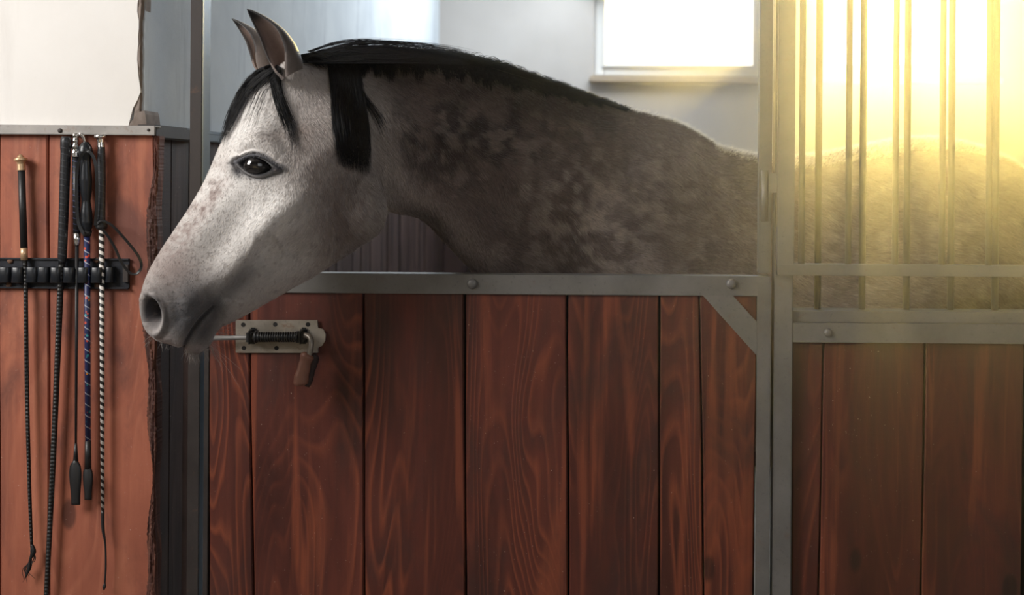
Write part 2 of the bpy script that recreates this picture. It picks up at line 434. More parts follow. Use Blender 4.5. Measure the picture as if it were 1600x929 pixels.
def plank(px0t, px1t, px0b, px1b, pyt, pyb, Y, th, mat, parent, gap=.0016, wob=.0012, rough_right=0.0, seed=None):
    """a board given by its top and bottom edges; slightly irregular long edges"""
    r = random.Random(seed if seed is not None else int(px0t))
    n = 26; bm = bmesh.new(); L = []; Rr = []
    a0, a1 = P(px0t, pyt, Y), P(px1t, pyt, Y); b0, b1 = P(px0b, pyb, Y), P(px1b, pyb, Y)
    pl, pr = r.uniform(0, 9), r.uniform(0, 9)
    for i in range(n + 1):
        t = i / n
        z = a0.z + (b0.z - a0.z) * t
        xl = a0.x + (b0.x - a0.x) * t + gap / 2 + wob * .5 * (math.sin(t * 11 + pl) + r.uniform(-.3, .3)) + wob * .5
        xr = a1.x + (b1.x - a1.x) * t - gap / 2 - wob * .5 * (math.sin(t * 9 + pr) + r.uniform(-.3, .3)) - wob * .5
        if rough_right: xr += r.uniform(-rough_right, rough_right * .3) + rough_right * .6 * math.sin(t * 7)
        L.append((xl, z)); Rr.append((xr, z))
    poly = L + Rr[::-1]
    be = .0022
    # rounded front: inner face ring plus shoulder ring
    yb = Y + th
    rows = []
    for (xl, z), (xr, _) in zip(L, Rr):
        rows.append([bm.verts.new(c) for c in ((xl, yb, z), (xl, Y + be, z), (xl + be, Y, z), (xl * .5 + xr * .5, Y - .0006, z), (xr - be, Y, z), (xr, Y + be, z), (xr, yb, z))])
    for A, B in zip(rows, rows[1:]):
        for k in range(6): bm.faces.new((A[k], A[k + 1], B[k + 1], B[k]))
        bm.faces.new((A[6], A[0], B[0], B[6]))
    bm.faces.new(rows[0]); bm.faces.new(rows[-1][::-1])
    bmesh.ops.recalc_face_normals(bm, faces=bm.faces)
    return OBJ('plank', bm, mat, parent)

# boards of the front wall, its cap and the rough end timber
YP = -.02
for i, (a, b, c, d) in enumerate(((-1130, -970, -1130, -970), (-970, -810, -970, -810), (-810, -650, -810, -650), (-650, -490, -650, -490), (-490, -330, -490, -330), (-330, -170, -330, -170), (-170, -2, -168, 0), (-2, 75.5, 0, 78), (75.5, 242, 78, 243))):
    o = plank(a, b, c, d, 204, 1400, YP, .024, M['wall_wood'], wf, .002, .0015, .001 if i == 8 else 0, 55 + i)
# bark-like torn edge on the last board
bm = bmesh.new()
r = random.Random(5)
n = 420; cols = 9; prev = None
ph = [r.uniform(0, 6) for _ in range(8)]; walk = [0.0] * cols
for i in range(n + 1):
    z = P(240, 212, YP).z - i * 1.3 / n
    xx = P(240, 600, YP).x + .0058
    wd = .018 + .008 * math.sin(z * 9 + ph[0]) + .004 * math.sin(z * 31 + ph[1]) + r.uniform(-.001, .001)
    edge_ = .0007 * math.sin(z * 61 + ph[2]) + .0018 * math.sin(z * 23 + ph[3]) + r.uniform(-.0003, .0003)
    q = []
    walk = [w0 * .86 + r.gauss(0, .0011) for w0 in walk]
    if r.random() < .04: walk[r.randrange(cols)] = r.uniform(.001, .004)
    for k in range(cols):
        t = k / (cols - 1); hgt = .0012 + max(0, walk[k] + .0014 + .0010 * math.sin(z * 27 + k)) * (.25 + .75 * t)
        q.append(bm.verts.new((xx - wd * (1 - t) + edge_ * t, YP + (.0005 if k == 0 else -hgt) + (.004 if k == cols - 1 else 0), z)))
    q.append(bm.verts.new((xx + edge_, YP + .024, z)))
    if prev:
        for k in range(cols): bm.faces.new((prev[k], prev[k + 1], q[k + 1], q[k]))
    prev = q
bmesh.ops.recalc_face_normals(bm, faces=bm.faces)
M['bark'] = wood('torn edge wood', (.035, .013, .010), (.13, .045, .030), (.26, .10, .06), (.03, .014, .012), 30, .8, .5, .7)
OBJ('torn_edge', bm, M['bark'], wf)
bm = bmesh.new()
a, b = P(-1130, 194, -.035), P(242, 197, -.035)
quadbox(bm, [(a.x, Z1), (b.x, Z1), (b.x, Z1 - .0175), (a.x, Z1 - .0175)], -.035, -.031, .0012)
box(bm, (a.x, -.035, Z1 - .002), (b.x - .001, -.003, Z1 + .001), .0008)
o = OBJ('trim_3', bm, M['steel_cap']); tag(o, 'pale worn steel cap along the top of the wall boards', kind='structure')
bm = bmesh.new(); dome(bm, P(94, 204, -.035), .0045, .003); OBJ('screw', bm, M['steel_dark'], o)
bm = bmesh.new(); dome(bm, P(232, 203, -.035), .003, .002); OBJ('screw', bm, M['steel_dark'], o)

# slim post between wall and door
bm = bmesh.new(); XA = P(297, 100, 0).x; XB_ = P(316, 100, 0).x
box(bm, (XA, 0, 0), (XB_, .045, 3.2), .0015)
o = OBJ('door_post', bm, None); tag(o, 'slim dark steel post between the boarded wall and the stable door', 'post')
o.data.materials.append(M['steel_dark']); o.data.materials.append(M['steel_blue'])
for p in o.data.polygons:
    if p.normal.x > .9: p.material_index = 1  # right side coloured paler blue to paint in reflected window light
bm = bmesh.new(); box(bm, (P(284, 700, .02).x, .022, 0), (P(296, 700, .02).x, .09, P(290, 425, 0).z), .002)
o2 = OBJ('jamb_batten', bm, M['lining_wood'], o)

# ------------------------------------------------------------------ stable door
YD = 0.0
door = empty('stable_door', (P(750, 700, 0).x, 0, .02), 'low red-brown plank stable door under the horse, with a grey steel frame', 'door', None, 'thing')
tops = [326, 389, 567, 726, 886, 1031, 1093, 1184]; bots = [326, 396, 569, 728, 888, 1030, 1100, 1178]
PB = 1240
gaps = [.001, .0015, .0015, .004, .0025, .0035, .002, .002]
for i in range(7):
    f = (PB - 455) / (929 - 455)
    bl = tops[i] + (bots[i] - tops[i]) * f; br = tops[i + 1] + (bots[i + 1] - tops[i + 1]) * f
    plank(tops[i], tops[i + 1], bl, br, 452, PB, YD + rng.uniform(0, .0015), .026, M['door_wood'], door, gaps[i + 1], .0012, 0, i + 3)
bm = bmesh.new(); box(bm, (P(318, 700, 0).x, .028, .03), (P(1182, 700, 0).x, .034, P(600, 455, 0).z)); OBJ('gap_shade_sheet', bm, M['gap'], door)  # near-black sheet added behind the boards as shade for their gaps
bm = bmesh.new(); box(bm, (P(317.5, 700, 0).x, .001, .03), (P(325.5, 700, 0).x, .03, P(320, 545, 0).z), .001); OBJ('post_shade_strip', bm, M['steel_dark'], door)  # dark strip added where the post's side lies in shade
# top rail: an angle profile
zt, zb = P(700, 428.5, -.006).z, P(700, 459, -.006).z
def railpx(name, x0, x1, pt, pb, Y, th, mat, parent, top=.04, bev=.0012):
    """horizontal rail level in the world, given by its middle's pixel rows"""
    xm = (x0 + x1) / 2; bm = bmesh.new()
    zt, zb = P(xm, pt, Y).z, P(xm, pb, Y).z
    box(bm, (P(x0, pt, Y).x, Y, zb), (P(x1, pt, Y).x, Y + th, zt), bev)
    if top: box(bm, (P(x0, pt, Y).x + .001, Y + .0005, zt - .004), (P(x1, pt, Y).x - .001, Y + top, zt), .001)
    return OBJ(name, bm, mat, parent)
railpx('top_rail', 326, 1204, 428.5, 459.5, -.006, .005, M['steel'], door, .042)
bm = bmesh.new(); x0 = P(1181.5, 700, -.006).x; x1 = P(1203.5, 700, -.006).x
box(bm, (x0, -.0065, .03), (x1, -.001, P(1190, 440, -.006).z), .0012); box(bm, (x1 - .004, -.006, .03), (x1, .04, P(1190, 440, 0).z), .001)
OBJ('frame_stile', bm, M['steel'], door)
bm = bmesh.new(); ngonpx(bm, [(1094, 457), (1141, 457), (1183, 503), (1183, 556)][::-1], -.0055, -.001, .0008)
OBJ('corner_brace', bm, M['steel'], door)
for px, py in ((738, 443), (1143, 443)):
    bm = bmesh.new(); dome(bm, P(px, py, -.0062), .0105, .007, 24)
    OBJ('carriage_bolt', bm, M['steel'], door, True)

# latch on the door
YL = -.003
bm = bmesh.new(); ngonpx(bm, [(368, 500), (496, 500), (497, 512), (505, 514), (509, 522), (508, 532), (503, 540), (497, 543), (497, 551), (368, 551)][::-1], YL - .003, YL, .0006)
latch = OBJ('latch', bm, M['zinc'], door); latch['label'] = 'worn zinc spring bolt latch screwed to the boards'
def cyl_y(px, py, r, y0, y1, mat, name, parent, seg=14):
    bm = bmesh.new(); c = P(px, py, y0); tube(bm, [(c.x, y0, c.z), (c.x, y1, c.z)], r, seg); return OBJ(name, bm, mat, parent, False)
for px, py in ((380, 507), (430, 506.5), (481, 506.5), (381, 543.5), (432, 543.5)):
    cyl_y(px, py, .0044, YL - .0034, YL, M['gap'], 'screw_hole', latch)  # dark discs stand in for the shade inside the holes
YR = YL - .022
def rod(name, pts, rad, mat, parent, seg=14, Y=None):
    bm = bmesh.new(); tube(bm, [P(a, b, (Y if Y is not None else YR)) for a, b in pts], rad, seg)
    return OBJ(name, bm, mat, parent, True)
rod('bolt_rod', [(318, 528), (388, 527), (480, 526)], .0046, M['steel'], latch)
for px in (391, 471):
    bm = bmesh.new(); c = P(px, 526, YR); box(bm, (c.x - .005, YR - .013, c.z - .013), (c.x + .005, YL - .001, c.z + .013), .004)
    OBJ('bolt_bracket', bm, M['black_iron'], latch)
    bm = bmesh.new(); box(bm, (c.x - .007, YL - .009, c.z - .016), (c.x + .007, YL - .002, c.z + .016), .003); OBJ('bracket_foot', bm, M['black_iron'], latch)
bm = bmesh.new(); pr = []
c0, c1 = P(400, 526, YR), P(464, 526, YR); n = 260; turns = 17
tube(bm, [c0.lerp(c1, i / n) + Vector((0, math.cos(2 * math.pi * turns * i / n) * .0088, math.sin(2 * math.pi * turns * i / n) * .0088)) for i in range(n + 1)], .0016, 6)
OBJ('spring', bm, M['black_iron'], latch, True)
for px, rr in ((400, .012), (403.5, .0095), (465, .0115)):
    bm = bmesh.new(); c = P(px, 526, YR); tube(bm, [c + Vector((-.0016, 0, 0)), c + Vector((.0016, 0, 0))], rr, 20); OBJ('spring_washer', bm, M['black_iron'], latch)
hp = spline([tuple(P(472, 524, YR)), tuple(P(480, 524, YR - .006)), tuple(P(486, 530, YR - .012)), tuple(P(486, 541, YR - .016)), tuple(P(483, 556, YR - .018))], 24)
bm = bmesh.new(); tube(bm, [Vector(p) for p in hp], .0052, 14); OBJ('handle_shank', bm, M['zinc'], latch, True)
bm = bmesh.new()
gp = spline([(482, 552, .008), (480, 556, .013), (477, 566, .0115), (474, 578, .0125), (471, 590, .014), (469.5, 598, .0135), (469.5, 602, .009)], 26)
tube(bm, [P(a, b, YR - .018) for a, b, c in gp], [c for a, b, c in gp], 18, squash=(.72, 1.0))
for v in bm.verts: v.co += Vector((math.sin(v.co.z * 300), math.cos(v.co.x * 400), 0)) * .0005
OBJ('handle_grip', bm, M['copper'], latch, True)
bm = bmesh.new()
gp = spline([(487, 555, .008), (489, 560, .012), (486, 575, .009), (483, 590, .009), (479, 603, .006)], 22)
tube(bm, [P(a, b, YR - .008) for a, b, c in gp], [c + r.uniform(-.0012, .0012) for a, b, c in gp], 12, squash=(.7, 1.0))
OBJ('grip_back', bm, M['lining_wood'], latch, True)

# ------------------------------------------------------------------ fixed stall front on the right
sf = empty('stall_front', (P(1420, 700, .01).x, .01, 0), 'fixed red-brown boarded stall front right of the door, with steel post and round bars', 'stall front')
X0, X1 = P(1207.5, 700, .0).x, P(1237, 700, .0).x
bm = bmesh.new(); box(bm, (X0, -.004, 0), (X1, .04, 3.2), .002); OBJ('corner_post', bm, M['steel'], sf)
bm = bmesh.new(); box(bm, (P(1186, 300, .012).x, .012, P(1190, 427, .012).z), (P(1206, 300, .012).x, .045, 3.2), .002); OBJ('upper_jamb', bm, M['steel'], sf)
for i, (a, b, c, d) in enumerate(((1237, 1287, 1237, 1272), (1287, 1446, 1272, 1434), (1446, 1602, 1434, 1592), (1612, 1770, 1600, 1760), (1770, 1930, 1760, 1925), (1930, 2080, 1925, 2080))):
    plank(a, b, c, d, 532, PB, .012, .026, M['door_wood'], sf, .0025 if i else .001, .0012, 0, 40 + i)
bm = bmesh.new(); box(bm, (X1, .042, .03), (P(2080, 700, 0).x, .048, P(1500, 500, 0).z)); OBJ('gap_shade_sheet', bm, M['gap'], sf)  # near-black sheet that paints the shade between these boards
def rail2(name, x0, x1, pt, pb, Y, th, top):
    xm = 1420; bm = bmesh.new(); zt, zb = P(xm, pt, Y).z, P(xm, pb, Y).z
    box(bm, (P(x0, pt, Y).x, Y, zb), (P(x1, pt, Y).x, Y + th, zt), .0012)
    if top: box(bm, (P(x0, pt, Y).x, Y + .0005, zt - .004), (P(x1, pt, Y).x, Y + top, zt), .001)
    OBJ(name, bm, M['steel'], sf); return zt, zb
rail2('lower_rail', 1238.5, 2090, 505, 536, -.002, .006, .05)
ztop, _ = rail2('upper_rail', 1238, 2090, 486.5, 504.3, .006, .03, .06)
bm = bmesh.new(); dome(bm, P(1294, 519.5, -.0022), .0085, .006, 24); OBJ('carriage_bolt', bm, M['steel'], sf, True)
for k in range(12):
    px = 1277.5 + 69.2 * k; c = P(px, 470, .045)
    bm = bmesh.new(); tube(bm, [(c.x, .045, ztop - .004), (c.x, .045, 3.2)], .0068, 16); OBJ('bar', bm, M['steel'], sf, True)
# hinged grille in front
YG = -.026
hg = empty('hinged_grille', (P(1420, 420, YG).x, YG, P(1420, 420, YG).z), 'hinged steel grille of round bars in front of the fixed bars on the right', 'grille')
bm = bmesh.new(); x0, x1 = P(1214, 300, YG).x, P(1240.5, 300, YG).x; zb = P(1227, 429, YG).z
box(bm, (x0, YG - .012, zb), (x1, YG + .006, 3.1), .002); OBJ('grille_stile', bm, M['steel'], hg)
zr = P(1420, 412.5, YG).z; zr0 = P(1420, 430.5, YG).z
bm = bmesh.new(); box(bm, (x0, YG - .013, zr0), (P(2060, 420, YG).x, YG + .006, zr), .0016); OBJ('grille_rail', bm, M['steel'], hg)
for k in range(11):
    px = 1252.5 + 73.2 * k; c = P(px, 350, YG - .005)
    bm = bmesh.new(); tube(bm, [(c.x, YG - .004, zr - .002), (c.x, YG - .004, 3.1)], .0062, 16); OBJ('bar', bm, M['steel'], hg, True)
c = P(1196, 305, YG - .012)
bm = bmesh.new(); tube(bm, [(c.x, -.024, P(1196, 345, 0).z), (c.x, -.024, P(1196, 266, 0).z)], .0075, 16); OBJ('hinge_barrel', bm, M['steel'], hg, True)
bm = bmesh.new(); a, b = P(1199, 301, -.01), P(1216, 270, -.01); box(bm, (a.x, -.028, a.z), (b.x, -.020, b.z), .001); OBJ('hinge_leaf', bm, M['steel'], hg)

# ------------------------------------------------------------------ the horse
GX = np.array([150, 217, 300, 400, 500, 560, 620, 700, 745, 850, 1000, 1200, 1430, 1640, 1800.])
GY = np.array([-.265, -.245, -.205, -.158, -.118, -.085, -.02, .095, .165, .285, .40, .52, .64, .76, .85])
gs = np.linspace(150, 1800, 900)
# smooth interpolation of the mid-plane's depth
gy = np.interp(gs, GX, GY); ker = np.hanning(61); ker /= ker.sum()
gy = np.convolve(np.pad(gy, 30, mode='edge'), ker, 'valid'); gy = gy + (np.interp(gs, GX, GY) - gy) * (np.abs(gs - 150) < 60)
def G(px): return np.interp(px, gs, gy)
def MP(px, py):                         # mid-plane point
    px = np.asarray(px, float); py = np.asarray(py, float)
    return PN(px, py, G(px))
curve = MP(gs, np.full_like(gs, 300.))[:, :2]
ctan = np.gradient(curve, axis=0); ctan /= np.linalg.norm(ctan, axis=1)[:, None]
cnor = np.stack([ctan[:, 1], -ctan[:, 0]], 1)             # towards the camera side (-Y)
def lateral(p):
    """signed distance from the mid-plane (positive on the camera's side) and that plane's normal"""
    out = np.empty(len(p)); nn = np.empty((len(p), 2))
    for i in range(0, len(p), 20000):
        q = p[i:i + 20000, :2]
        d = ((q[:, None, :] - curve[None, ::3, :]) ** 2).sum(-1); j = d.argmin(1) * 3
        nn[i:i + 20000] = cnor[j]; out[i:i + 20000] = ((q - curve[j]) * cnor[j]).sum(1)
    return out, nn
def normal_at(px):
    j = np.clip(((np.asarray(px) - 150) / 1650 * 899).astype(int), 0, 899)
    return cnor[j]

def loft(bm, st, nu=40, steps=8, expo=2.3, cap=True):
    """st rows: tx ty bx by w_top w_mid w_bottom"""
    q = spline(st, (len(st) - 1) * steps + 1)
    rings = []
    for tx, ty, bx, by, wt, wm, wb in q:
        th = np.linspace(0, 2 * np.pi, nu, endpoint=False)
        c, s_ = np.cos(th), np.sin(th)
        a = np.sign(c) * np.abs(c) ** (2 / expo); l = np.sign(s_) * np.abs(s_) ** (2 / expo)
        wa = np.interp(a, [-1, -.5, 0, .5, 1], [wb * .9, wb, wm, wt, wt * .9])
        f = (1 - a) / 2
        px = tx + (bx - tx) * f; py = ty + (by - ty) * f
        m = MP(px, py); n = normal_at(px)
        m[:, 0] += n[:, 0] * l * wa; m[:, 1] += n[:, 1] * l * wa
        rings.append([bm.verts.new(v) for v in m])
    for A, B in zip(rings, rings[1:]):
        for k in range(nu): bm.faces.new((A[k], A[(k + 1) % nu], B[(k + 1) % nu], B[k]))
    if cap: bm.faces.new(rings[0][::-1]); bm.faces.new(rings[-1])

HEAD = [(520, 120, 592, 312, .05, .066, .045), (478, 94, 586, 330, .060, .082, .060), (437, 100, 577, 350, .078, .092, .070), (397, 133, 560, 377, .090, .098, .074),
        (366, 176, 533, 401, .096, .096, .076), (343, 228, 498, 427, .086, .086, .068), (318, 284, 458, 450, .068, .074, .058), (292, 328, 420, 472, .052, .062, .050),
        (262, 372, 382, 494, .044, .052, .043), (237, 412, 350, 512, .044, .050, .040), (222, 446, 336, 530, .046, .053, .040), (218, 478, 324, 545, .045, .053, .038),
        (224, 507, 306, 551, .038, .045, .034), (236, 526, 288, 541, .026, .033, .026), (245, 534, 276, 538, .014, .018, .014)]
NECK = [(500, 100, 590, 320, .045, .060, .055), (548, 78, 620, 332, .040, .068, .060), (620, 77, 664, 343, .036, .072, .060), (700, 86, 706, 384, .036, .082, .064), (780, 104, 756, 438, .038, .095, .075),
        (860, 131, 800, 490, .040, .108, .09), (940, 158, 835, 545, .045, .125, .11), (1010, 178, 860, 600, .055, .15, .14), (1060, 193, 890, 640, .07, .19, .17), (1110, 222, 950, 670, .10, .215, .20)]
BODY = [(985, 225, 850, 560, .09, .13, .12), (1040, 215, 880, 640, .10, .18, .17), (1090, 222, 960, 680, .12, .22, .20), (1180, 243, 1090, 700, .16, .25, .22), (1260, 244, 1230, 700, .17, .27, .23), (1340, 230, 1340, 690, .18, .28, .23),
        (1430, 216, 1440, 670, .18, .27, .22), (1510, 226, 1530, 650, .17, .26, .2), (1580, 256, 1600, 620, .14, .23, .18), (1640, 310, 1640, 560, .09, .15, .13), (1665, 380, 1660, 480, .03, .06, .05)]
def leg(bm, px, off, joints):
    """joints: (z, forward offset, radius); forward is towards the head"""
    m = MP([px], [500])[0]; n = normal_at([px])[0]; t = np.array([n[1], -n[0]])
    pts = []; rr = []
    for z, fo, ra in joints:
        pts.append((m[0] + n[0] * off + t[0] * fo, m[1] + n[1] * off + t[1] * fo, z)); rr.append(ra)
    k = spline([p + (r_,) for p, r_ in zip(pts, rr)], len(pts) * 5)
    tube(bm, [v[:3] for v in k], [v[3] for v in k], 16)
bm = bmesh.new(); loft(bm, HEAD); loft(bm, NECK); loft(bm, BODY)
fore = [(1.05, -.02, .10), (.88, .0, .085), (.72, .0, .062), (.56, .0, .046), (.46, .005, .048), (.40, 0, .036), (.25, 0, .026), (.16, 0, .034), (.10, .03, .030), (.055, .055, .048), (.0, .065, .058)]
hind = [(1.05, -.05, .15), (.88, .04, .12), (.75, .02, .085), (.62, -.09, .055), (.53, -.13, .048), (.45, -.12, .04), (.28, -.10, .028), (.17, -.09, .035), (.10, -.06, .030), (.055, -.035, .048), (0, -.02, .056)]
for s_ in (1, -1):
    leg(bm, 965, .12 * s_, fore); leg(bm, 1560, .13 * s_, hind)
# bony landmarks added before the skin is drawn over everything
def blob(bm, px, py, lat, r3, squ=(1, 1, 1)):
    m = MP([px], [py])[0]; n = normal_at([px])[0]
    c = Vector((m[0] + n[0] * lat, m[1] + n[1] * lat, m[2]))
    r = bmesh.ops.create_icosphere(bm, subdivisions=3, radius=r3)
    for v in r['verts']: v.co = Vector((v.co.x * squ[0], v.co.y * squ[1], v.co.z * squ[2])) + c
for s_ in (1, -1):
    blob(bm, 545, 322, .034 * s_, .052, (1.05, .75, 1.15))          # round of the jaw
    blob(bm, 452, 118, .050 * s_, .026)                            # ear base
    blob(bm, 304, 536, .011 * s_, .0190, (1.0, 1.0, 1.0))           # lower lip
    blob(bm, 318, 528, .010 * s_, .0150, (1.0, 1.0, 1.0))
me = bpy.data.meshes.new('horse_body'); bmesh.ops.recalc_face_normals(bm, faces=bm.faces); bm.to_mesh(me); bm.free()
tmp = bpy.data.objects.new('tmp', me); C.objects.link(tmp)
rm = tmp.modifiers.new('r', 'REMESH'); rm.mode = 'VOXEL'; rm.voxel_size = .0062; rm.adaptivity = 0
sm = tmp.modifiers.new('s', 'SMOOTH'); sm.factor = .6; sm.iterations = 10
dg = bpy.context.evaluated_depsgraph_get()
body = bpy.data.meshes.new_from_object(tmp.evaluated_get(dg)); body.name = 'horse_body'
bpy.data.objects.remove(tmp)

def sub_where(me, test, n=1):
    bm = bmesh.new(); bm.from_mesh(me)
    co = np.array([v.co[:] for v in bm.verts])
    ok = test(co); bm.edges.ensure_lookup_table(); bm.verts.ensure_lookup_table()
    es = [e for e in bm.edges if ok[e.verts[0].index] and ok[e.verts[1].index]]
    bmesh.ops.subdivide_edges(bm, edges=es, cuts=1, use_grid_fill=True)
    bm.to_mesh(me); bm.free()
def getco(me):
    a = np.empty(len(me.vertices) * 3); me.vertices.foreach_get('co', a); return a.reshape(-1, 3)
def setco(me, a): me.vertices.foreach_set('co', a.ravel()); me.update()
def getno(me):
    a = np.empty(len(me.vertices) * 3); me.vertices.foreach_get('normal', a); return a.reshape(-1, 3)
def edges(me):
    e = np.empty(len(me.edges) * 2, dtype=np.int64); me.edges.foreach_get('vertices', e); return e.reshape(-1, 2)
def relax(co, e, w, it):
    n = len(co); deg = np.bincount(e.ravel(), minlength=n)[:, None].clip(1)
    for _ in range(it):
        s_ = np.stack([np.bincount(e[:, 0], co[e[:, 1], k], n) + np.bincount(e[:, 1], co[e[:, 0], k], n) for k in range(3)], 1)
        co = co + (s_ / deg - co) * w
    return co
def face_uv(co):
    """pixel position each point would have on the camera's side (far side points are mirrored)"""
    d, n = lateral(co); mir = co.copy(); neg = d < 0
    mir[neg, 0] -= 2 * d[neg] * n[neg, 0]; mir[neg, 1] -= 2 * d[neg] * n[neg, 1]
    u, v = PROJ(mir); return u, v, d, n
def in_head(co):
    u, v, d, n = face_uv(co); return (u < 640) & (v < 600)
sub_where(body, in_head)
co = getco(body); e = edges(body)
u, v, d, n = face_uv(co)
w_ = np.where(u < 650, .5, 0)[:, None]
co = relax(co, e, w_, 6); setco(body, co)
def fine(co):
    u, v, d, n = face_uv(co)
    return ((np.hypot(u - 400, v - 262) < 46) | (np.hypot(u - 240, v - 487) < 40) | ((u > 262) & (u < 372) & (v > 455) & (v < 572)) | (np.hypot((u - 262), v - 535) < 28))
sub_where(body, fine)
sub_where(body, lambda c: (lambda q: (np.hypot(q[0] - 400, q[1] - 262) < 38) | (np.hypot(q[0] - 240, q[1] - 487) < 32))(face_uv(c)))
co = getco(body); e = edges(body)
u, v, d, n = face_uv(co)
w_ = np.where(fine(co), .5, 0)[:, None]
co = relax(co, e, w_, 8); setco(body, co)

# sculpting: offsets along the skin normal as functions of the place on the face
def sst(x, a, b):
    t = np.clip((x - a) / (b - a), 0, 1); return t * t * (3 - 2 * t)
def gau(u, v, cx, cy, sx, sy, ang=0):
    c, s_ = math.cos(R(ang)), math.sin(R(ang)); x = (u - cx) * c + (v - cy) * s_; y = -(u - cx) * s_ + (v - cy) * c
    return np.exp(-.5 * ((x / sx) ** 2 + (y / sy) ** 2))
def pdist(u, v, pts):
    """distance to a polyline, the share of the way along it and the side"""
    best = np.full(len(u), 1e9); tt = np.zeros(len(u)); sd = np.zeros(len(u)); m = len(pts) - 1
    for i in range(m):
        a, b = np.array(pts[i], float), np.array(pts[i + 1], float); ab = b - a
        t = np.clip(((u - a[0]) * ab[0] + (v - a[1]) * ab[1]) / (ab @ ab), 0, 1)
        dx, dy = u - a[0] - ab[0] * t, v - a[1] - ab[1] * t; dd = np.hypot(dx, dy); k = dd < best
        best[k] = dd[k]; tt[k] = (i + t[k]) / m; sd[k] = np.sign(ab[0] * dy[k] - ab[1] * dx[k])
    return best, tt, sd
def line(u, v, pts, wid, taper=True):
    d_, t, s_ = pdist(u, v, pts)
    k = np.exp(-.5 * (d_ / wid) ** 2)
    if taper: k = k * (np.sin(np.pi * np.clip(t, .02, .98)) ** .4)
    return k
MOUTH = [(333, 480), (322, 490), (310, 503), (300, 517), (293, 530), (287, 542), (284, 556)]
near = np.abs(d) > .012
def relief(u, v, d):
    side = sst(np.abs(d), .006, .03)
    h = np.zeros(len(u))
    # cheek: broad round jaw muscle with a clear front edge, then the hollow in front of it
    h += .009 * gau(u, v, 535, 330, 52, 62, -20) * side
    h += .005 * gau(u, v, 500, 290, 60, 60) * side
    h -= .008 * line(u, v, [(402, 408), (440, 392), (478, 404), (505, 424)], 22) * side
    h -= .006 * gau(u, v, 425, 425, 40, 22, -38) * side
    h -= .006 * line(u, v, [(352, 462), (385, 430), (415, 396), (432, 372)], 12) * side
    # facial crest and the bone below the eye
    h += .008 * line(u, v, [(470, 300), (440, 325), (414, 352), (392, 384)], 11) * side
    h += .004 * line(u, v, [(392, 388), (370, 415), (352, 440)], 9) * side
    h -= .004 * line(u, v, [(395, 305), (372, 345), (345, 385), (320, 420)], 13) * side
    h += .003 * line(u, v, [(352, 300), (325, 345), (290, 395)], 11) * side
    h -= .003 * line(u, v, [(440, 340), (425, 372), (412, 402)], 6) * side
    h += .0025 * line(u, v, [(452, 345), (438, 372), (428, 402)], 6) * side
    # brow over the eye, hollow above it
    h += .010 * line(u, v, [(372, 240), (384, 226), (402, 221), (424, 228), (440, 244)], 10) * side
    h -= .007 * gau(u, v, 442, 205, 17, 15) * side
    h -= .004 * gau(u, v, 470, 168, 30, 24) * side
    # cord behind the jaw and the throat
    h -= .007 * line(u, v, [(560, 150), (582, 210), (594, 270), (600, 330)], 13) * side
    h += .004 * line(u, v, [(520, 140), (545, 200), (556, 250)], 16) * side
    h -= .006 * line(u, v, [(612, 300), (660, 330), (720, 378), (770, 420)], 12) * side
    h += .004 * line(u, v, [(600, 270), (660, 310), (730, 365)], 12) * side
    # neck muscles
    h += .006 * line(u, v, [(600, 150), (700, 200), (820, 270), (900, 340)], 34) * side
    h -= .005 * line(u, v, [(640, 210), (740, 270), (850, 360)], 22) * side
    h -= .010 * line(u, v, [(960, 240), (930, 310), (900, 400), (880, 480)], 26) * side
    h += .008 * line(u, v, [(1040, 230), (990, 320), (950, 420)], 38) * side
    # nose: nostril rim, hollow and false nostril fold
    nx, ny = 239, 489
    a = R(-12); x = (u - nx) * math.cos(a) + (v - ny) * math.sin(a); y = -(u - nx) * math.sin(a) + (v - ny) * math.cos(a)
    ax = np.where(x > 0, 15, 17); rr = np.sqrt((x / ax) ** 2 + (y / 29) ** 2)
    sm_ = sst(np.abs(d), .004, .014)
    h += .0055 * 1.15 * np.exp(-.5 * ((rr - 1.10) / .16) ** 2) * np.where(x > -4, 1, .5) * sm_
    h -= .044 * (1 - sst(rr, .25, .98)) * sm_ * np.where(v > 500, np.clip(1 - (v - 500) / 19, .15, 1), 1)
    h -= .004 * line(u, v, [(262, 440), (275, 465), (278, 495), (268, 520)], 9) * side
    # mouth, corner of the mouth, wrinkles, chin
    dm, tm, sd_ = pdist(u, v, MOUTH)
    dep = .0105 * np.clip(.45 + tm * 1.2, 0, 1)
    h -= dep * np.exp(-.5 * (dm / 2.3) ** 2) * sst(np.abs(d), .0, .01)
    h += .0036 * np.exp(-.5 * ((dm - 10) / 5.5) ** 2) * np.clip(tm * 2, 0.2, 1) * (1 - .8 * sst(v, 532, 544))
    h -= .006 * line(u, v, [(338, 482), (345, 498), (340, 515)], 5) * side
    h += .004 * gau(u, v, 306, 530, 11, 17, 25) * sm_
    h -= .004 * line(u, v, [(352, 506), (345, 520), (335, 532)], 5)
    for k in range(7):
        h += .0014 * line(u, v, [(300 - k * 4, 498 + k * 5), (284 - k * 5, 500 + k * 5)], 2.0)
    for k in range(4):
        h -= .0018 * line(u, v, [(322 + k * 5, 452 - k * 3), (328 + k * 6, 466 - k * 3), (338 + k * 5, 474 - k * 2)], 2.2) * side
    # veins
    h += .0016 * line(u, v, [(398, 330), (390, 352), (398, 372), (386, 400), (368, 425)], 3) * side
    h += .0014 * line(u, v, [(425, 350), (436, 380), (452, 405)], 3) * side
    return h
ar = getno(body)
h = relief(u, v, d)
h = np.where((u < 610) & (v < 470) & (h > -.02), h * 1.35, h)
co = co + ar * h[:, None]
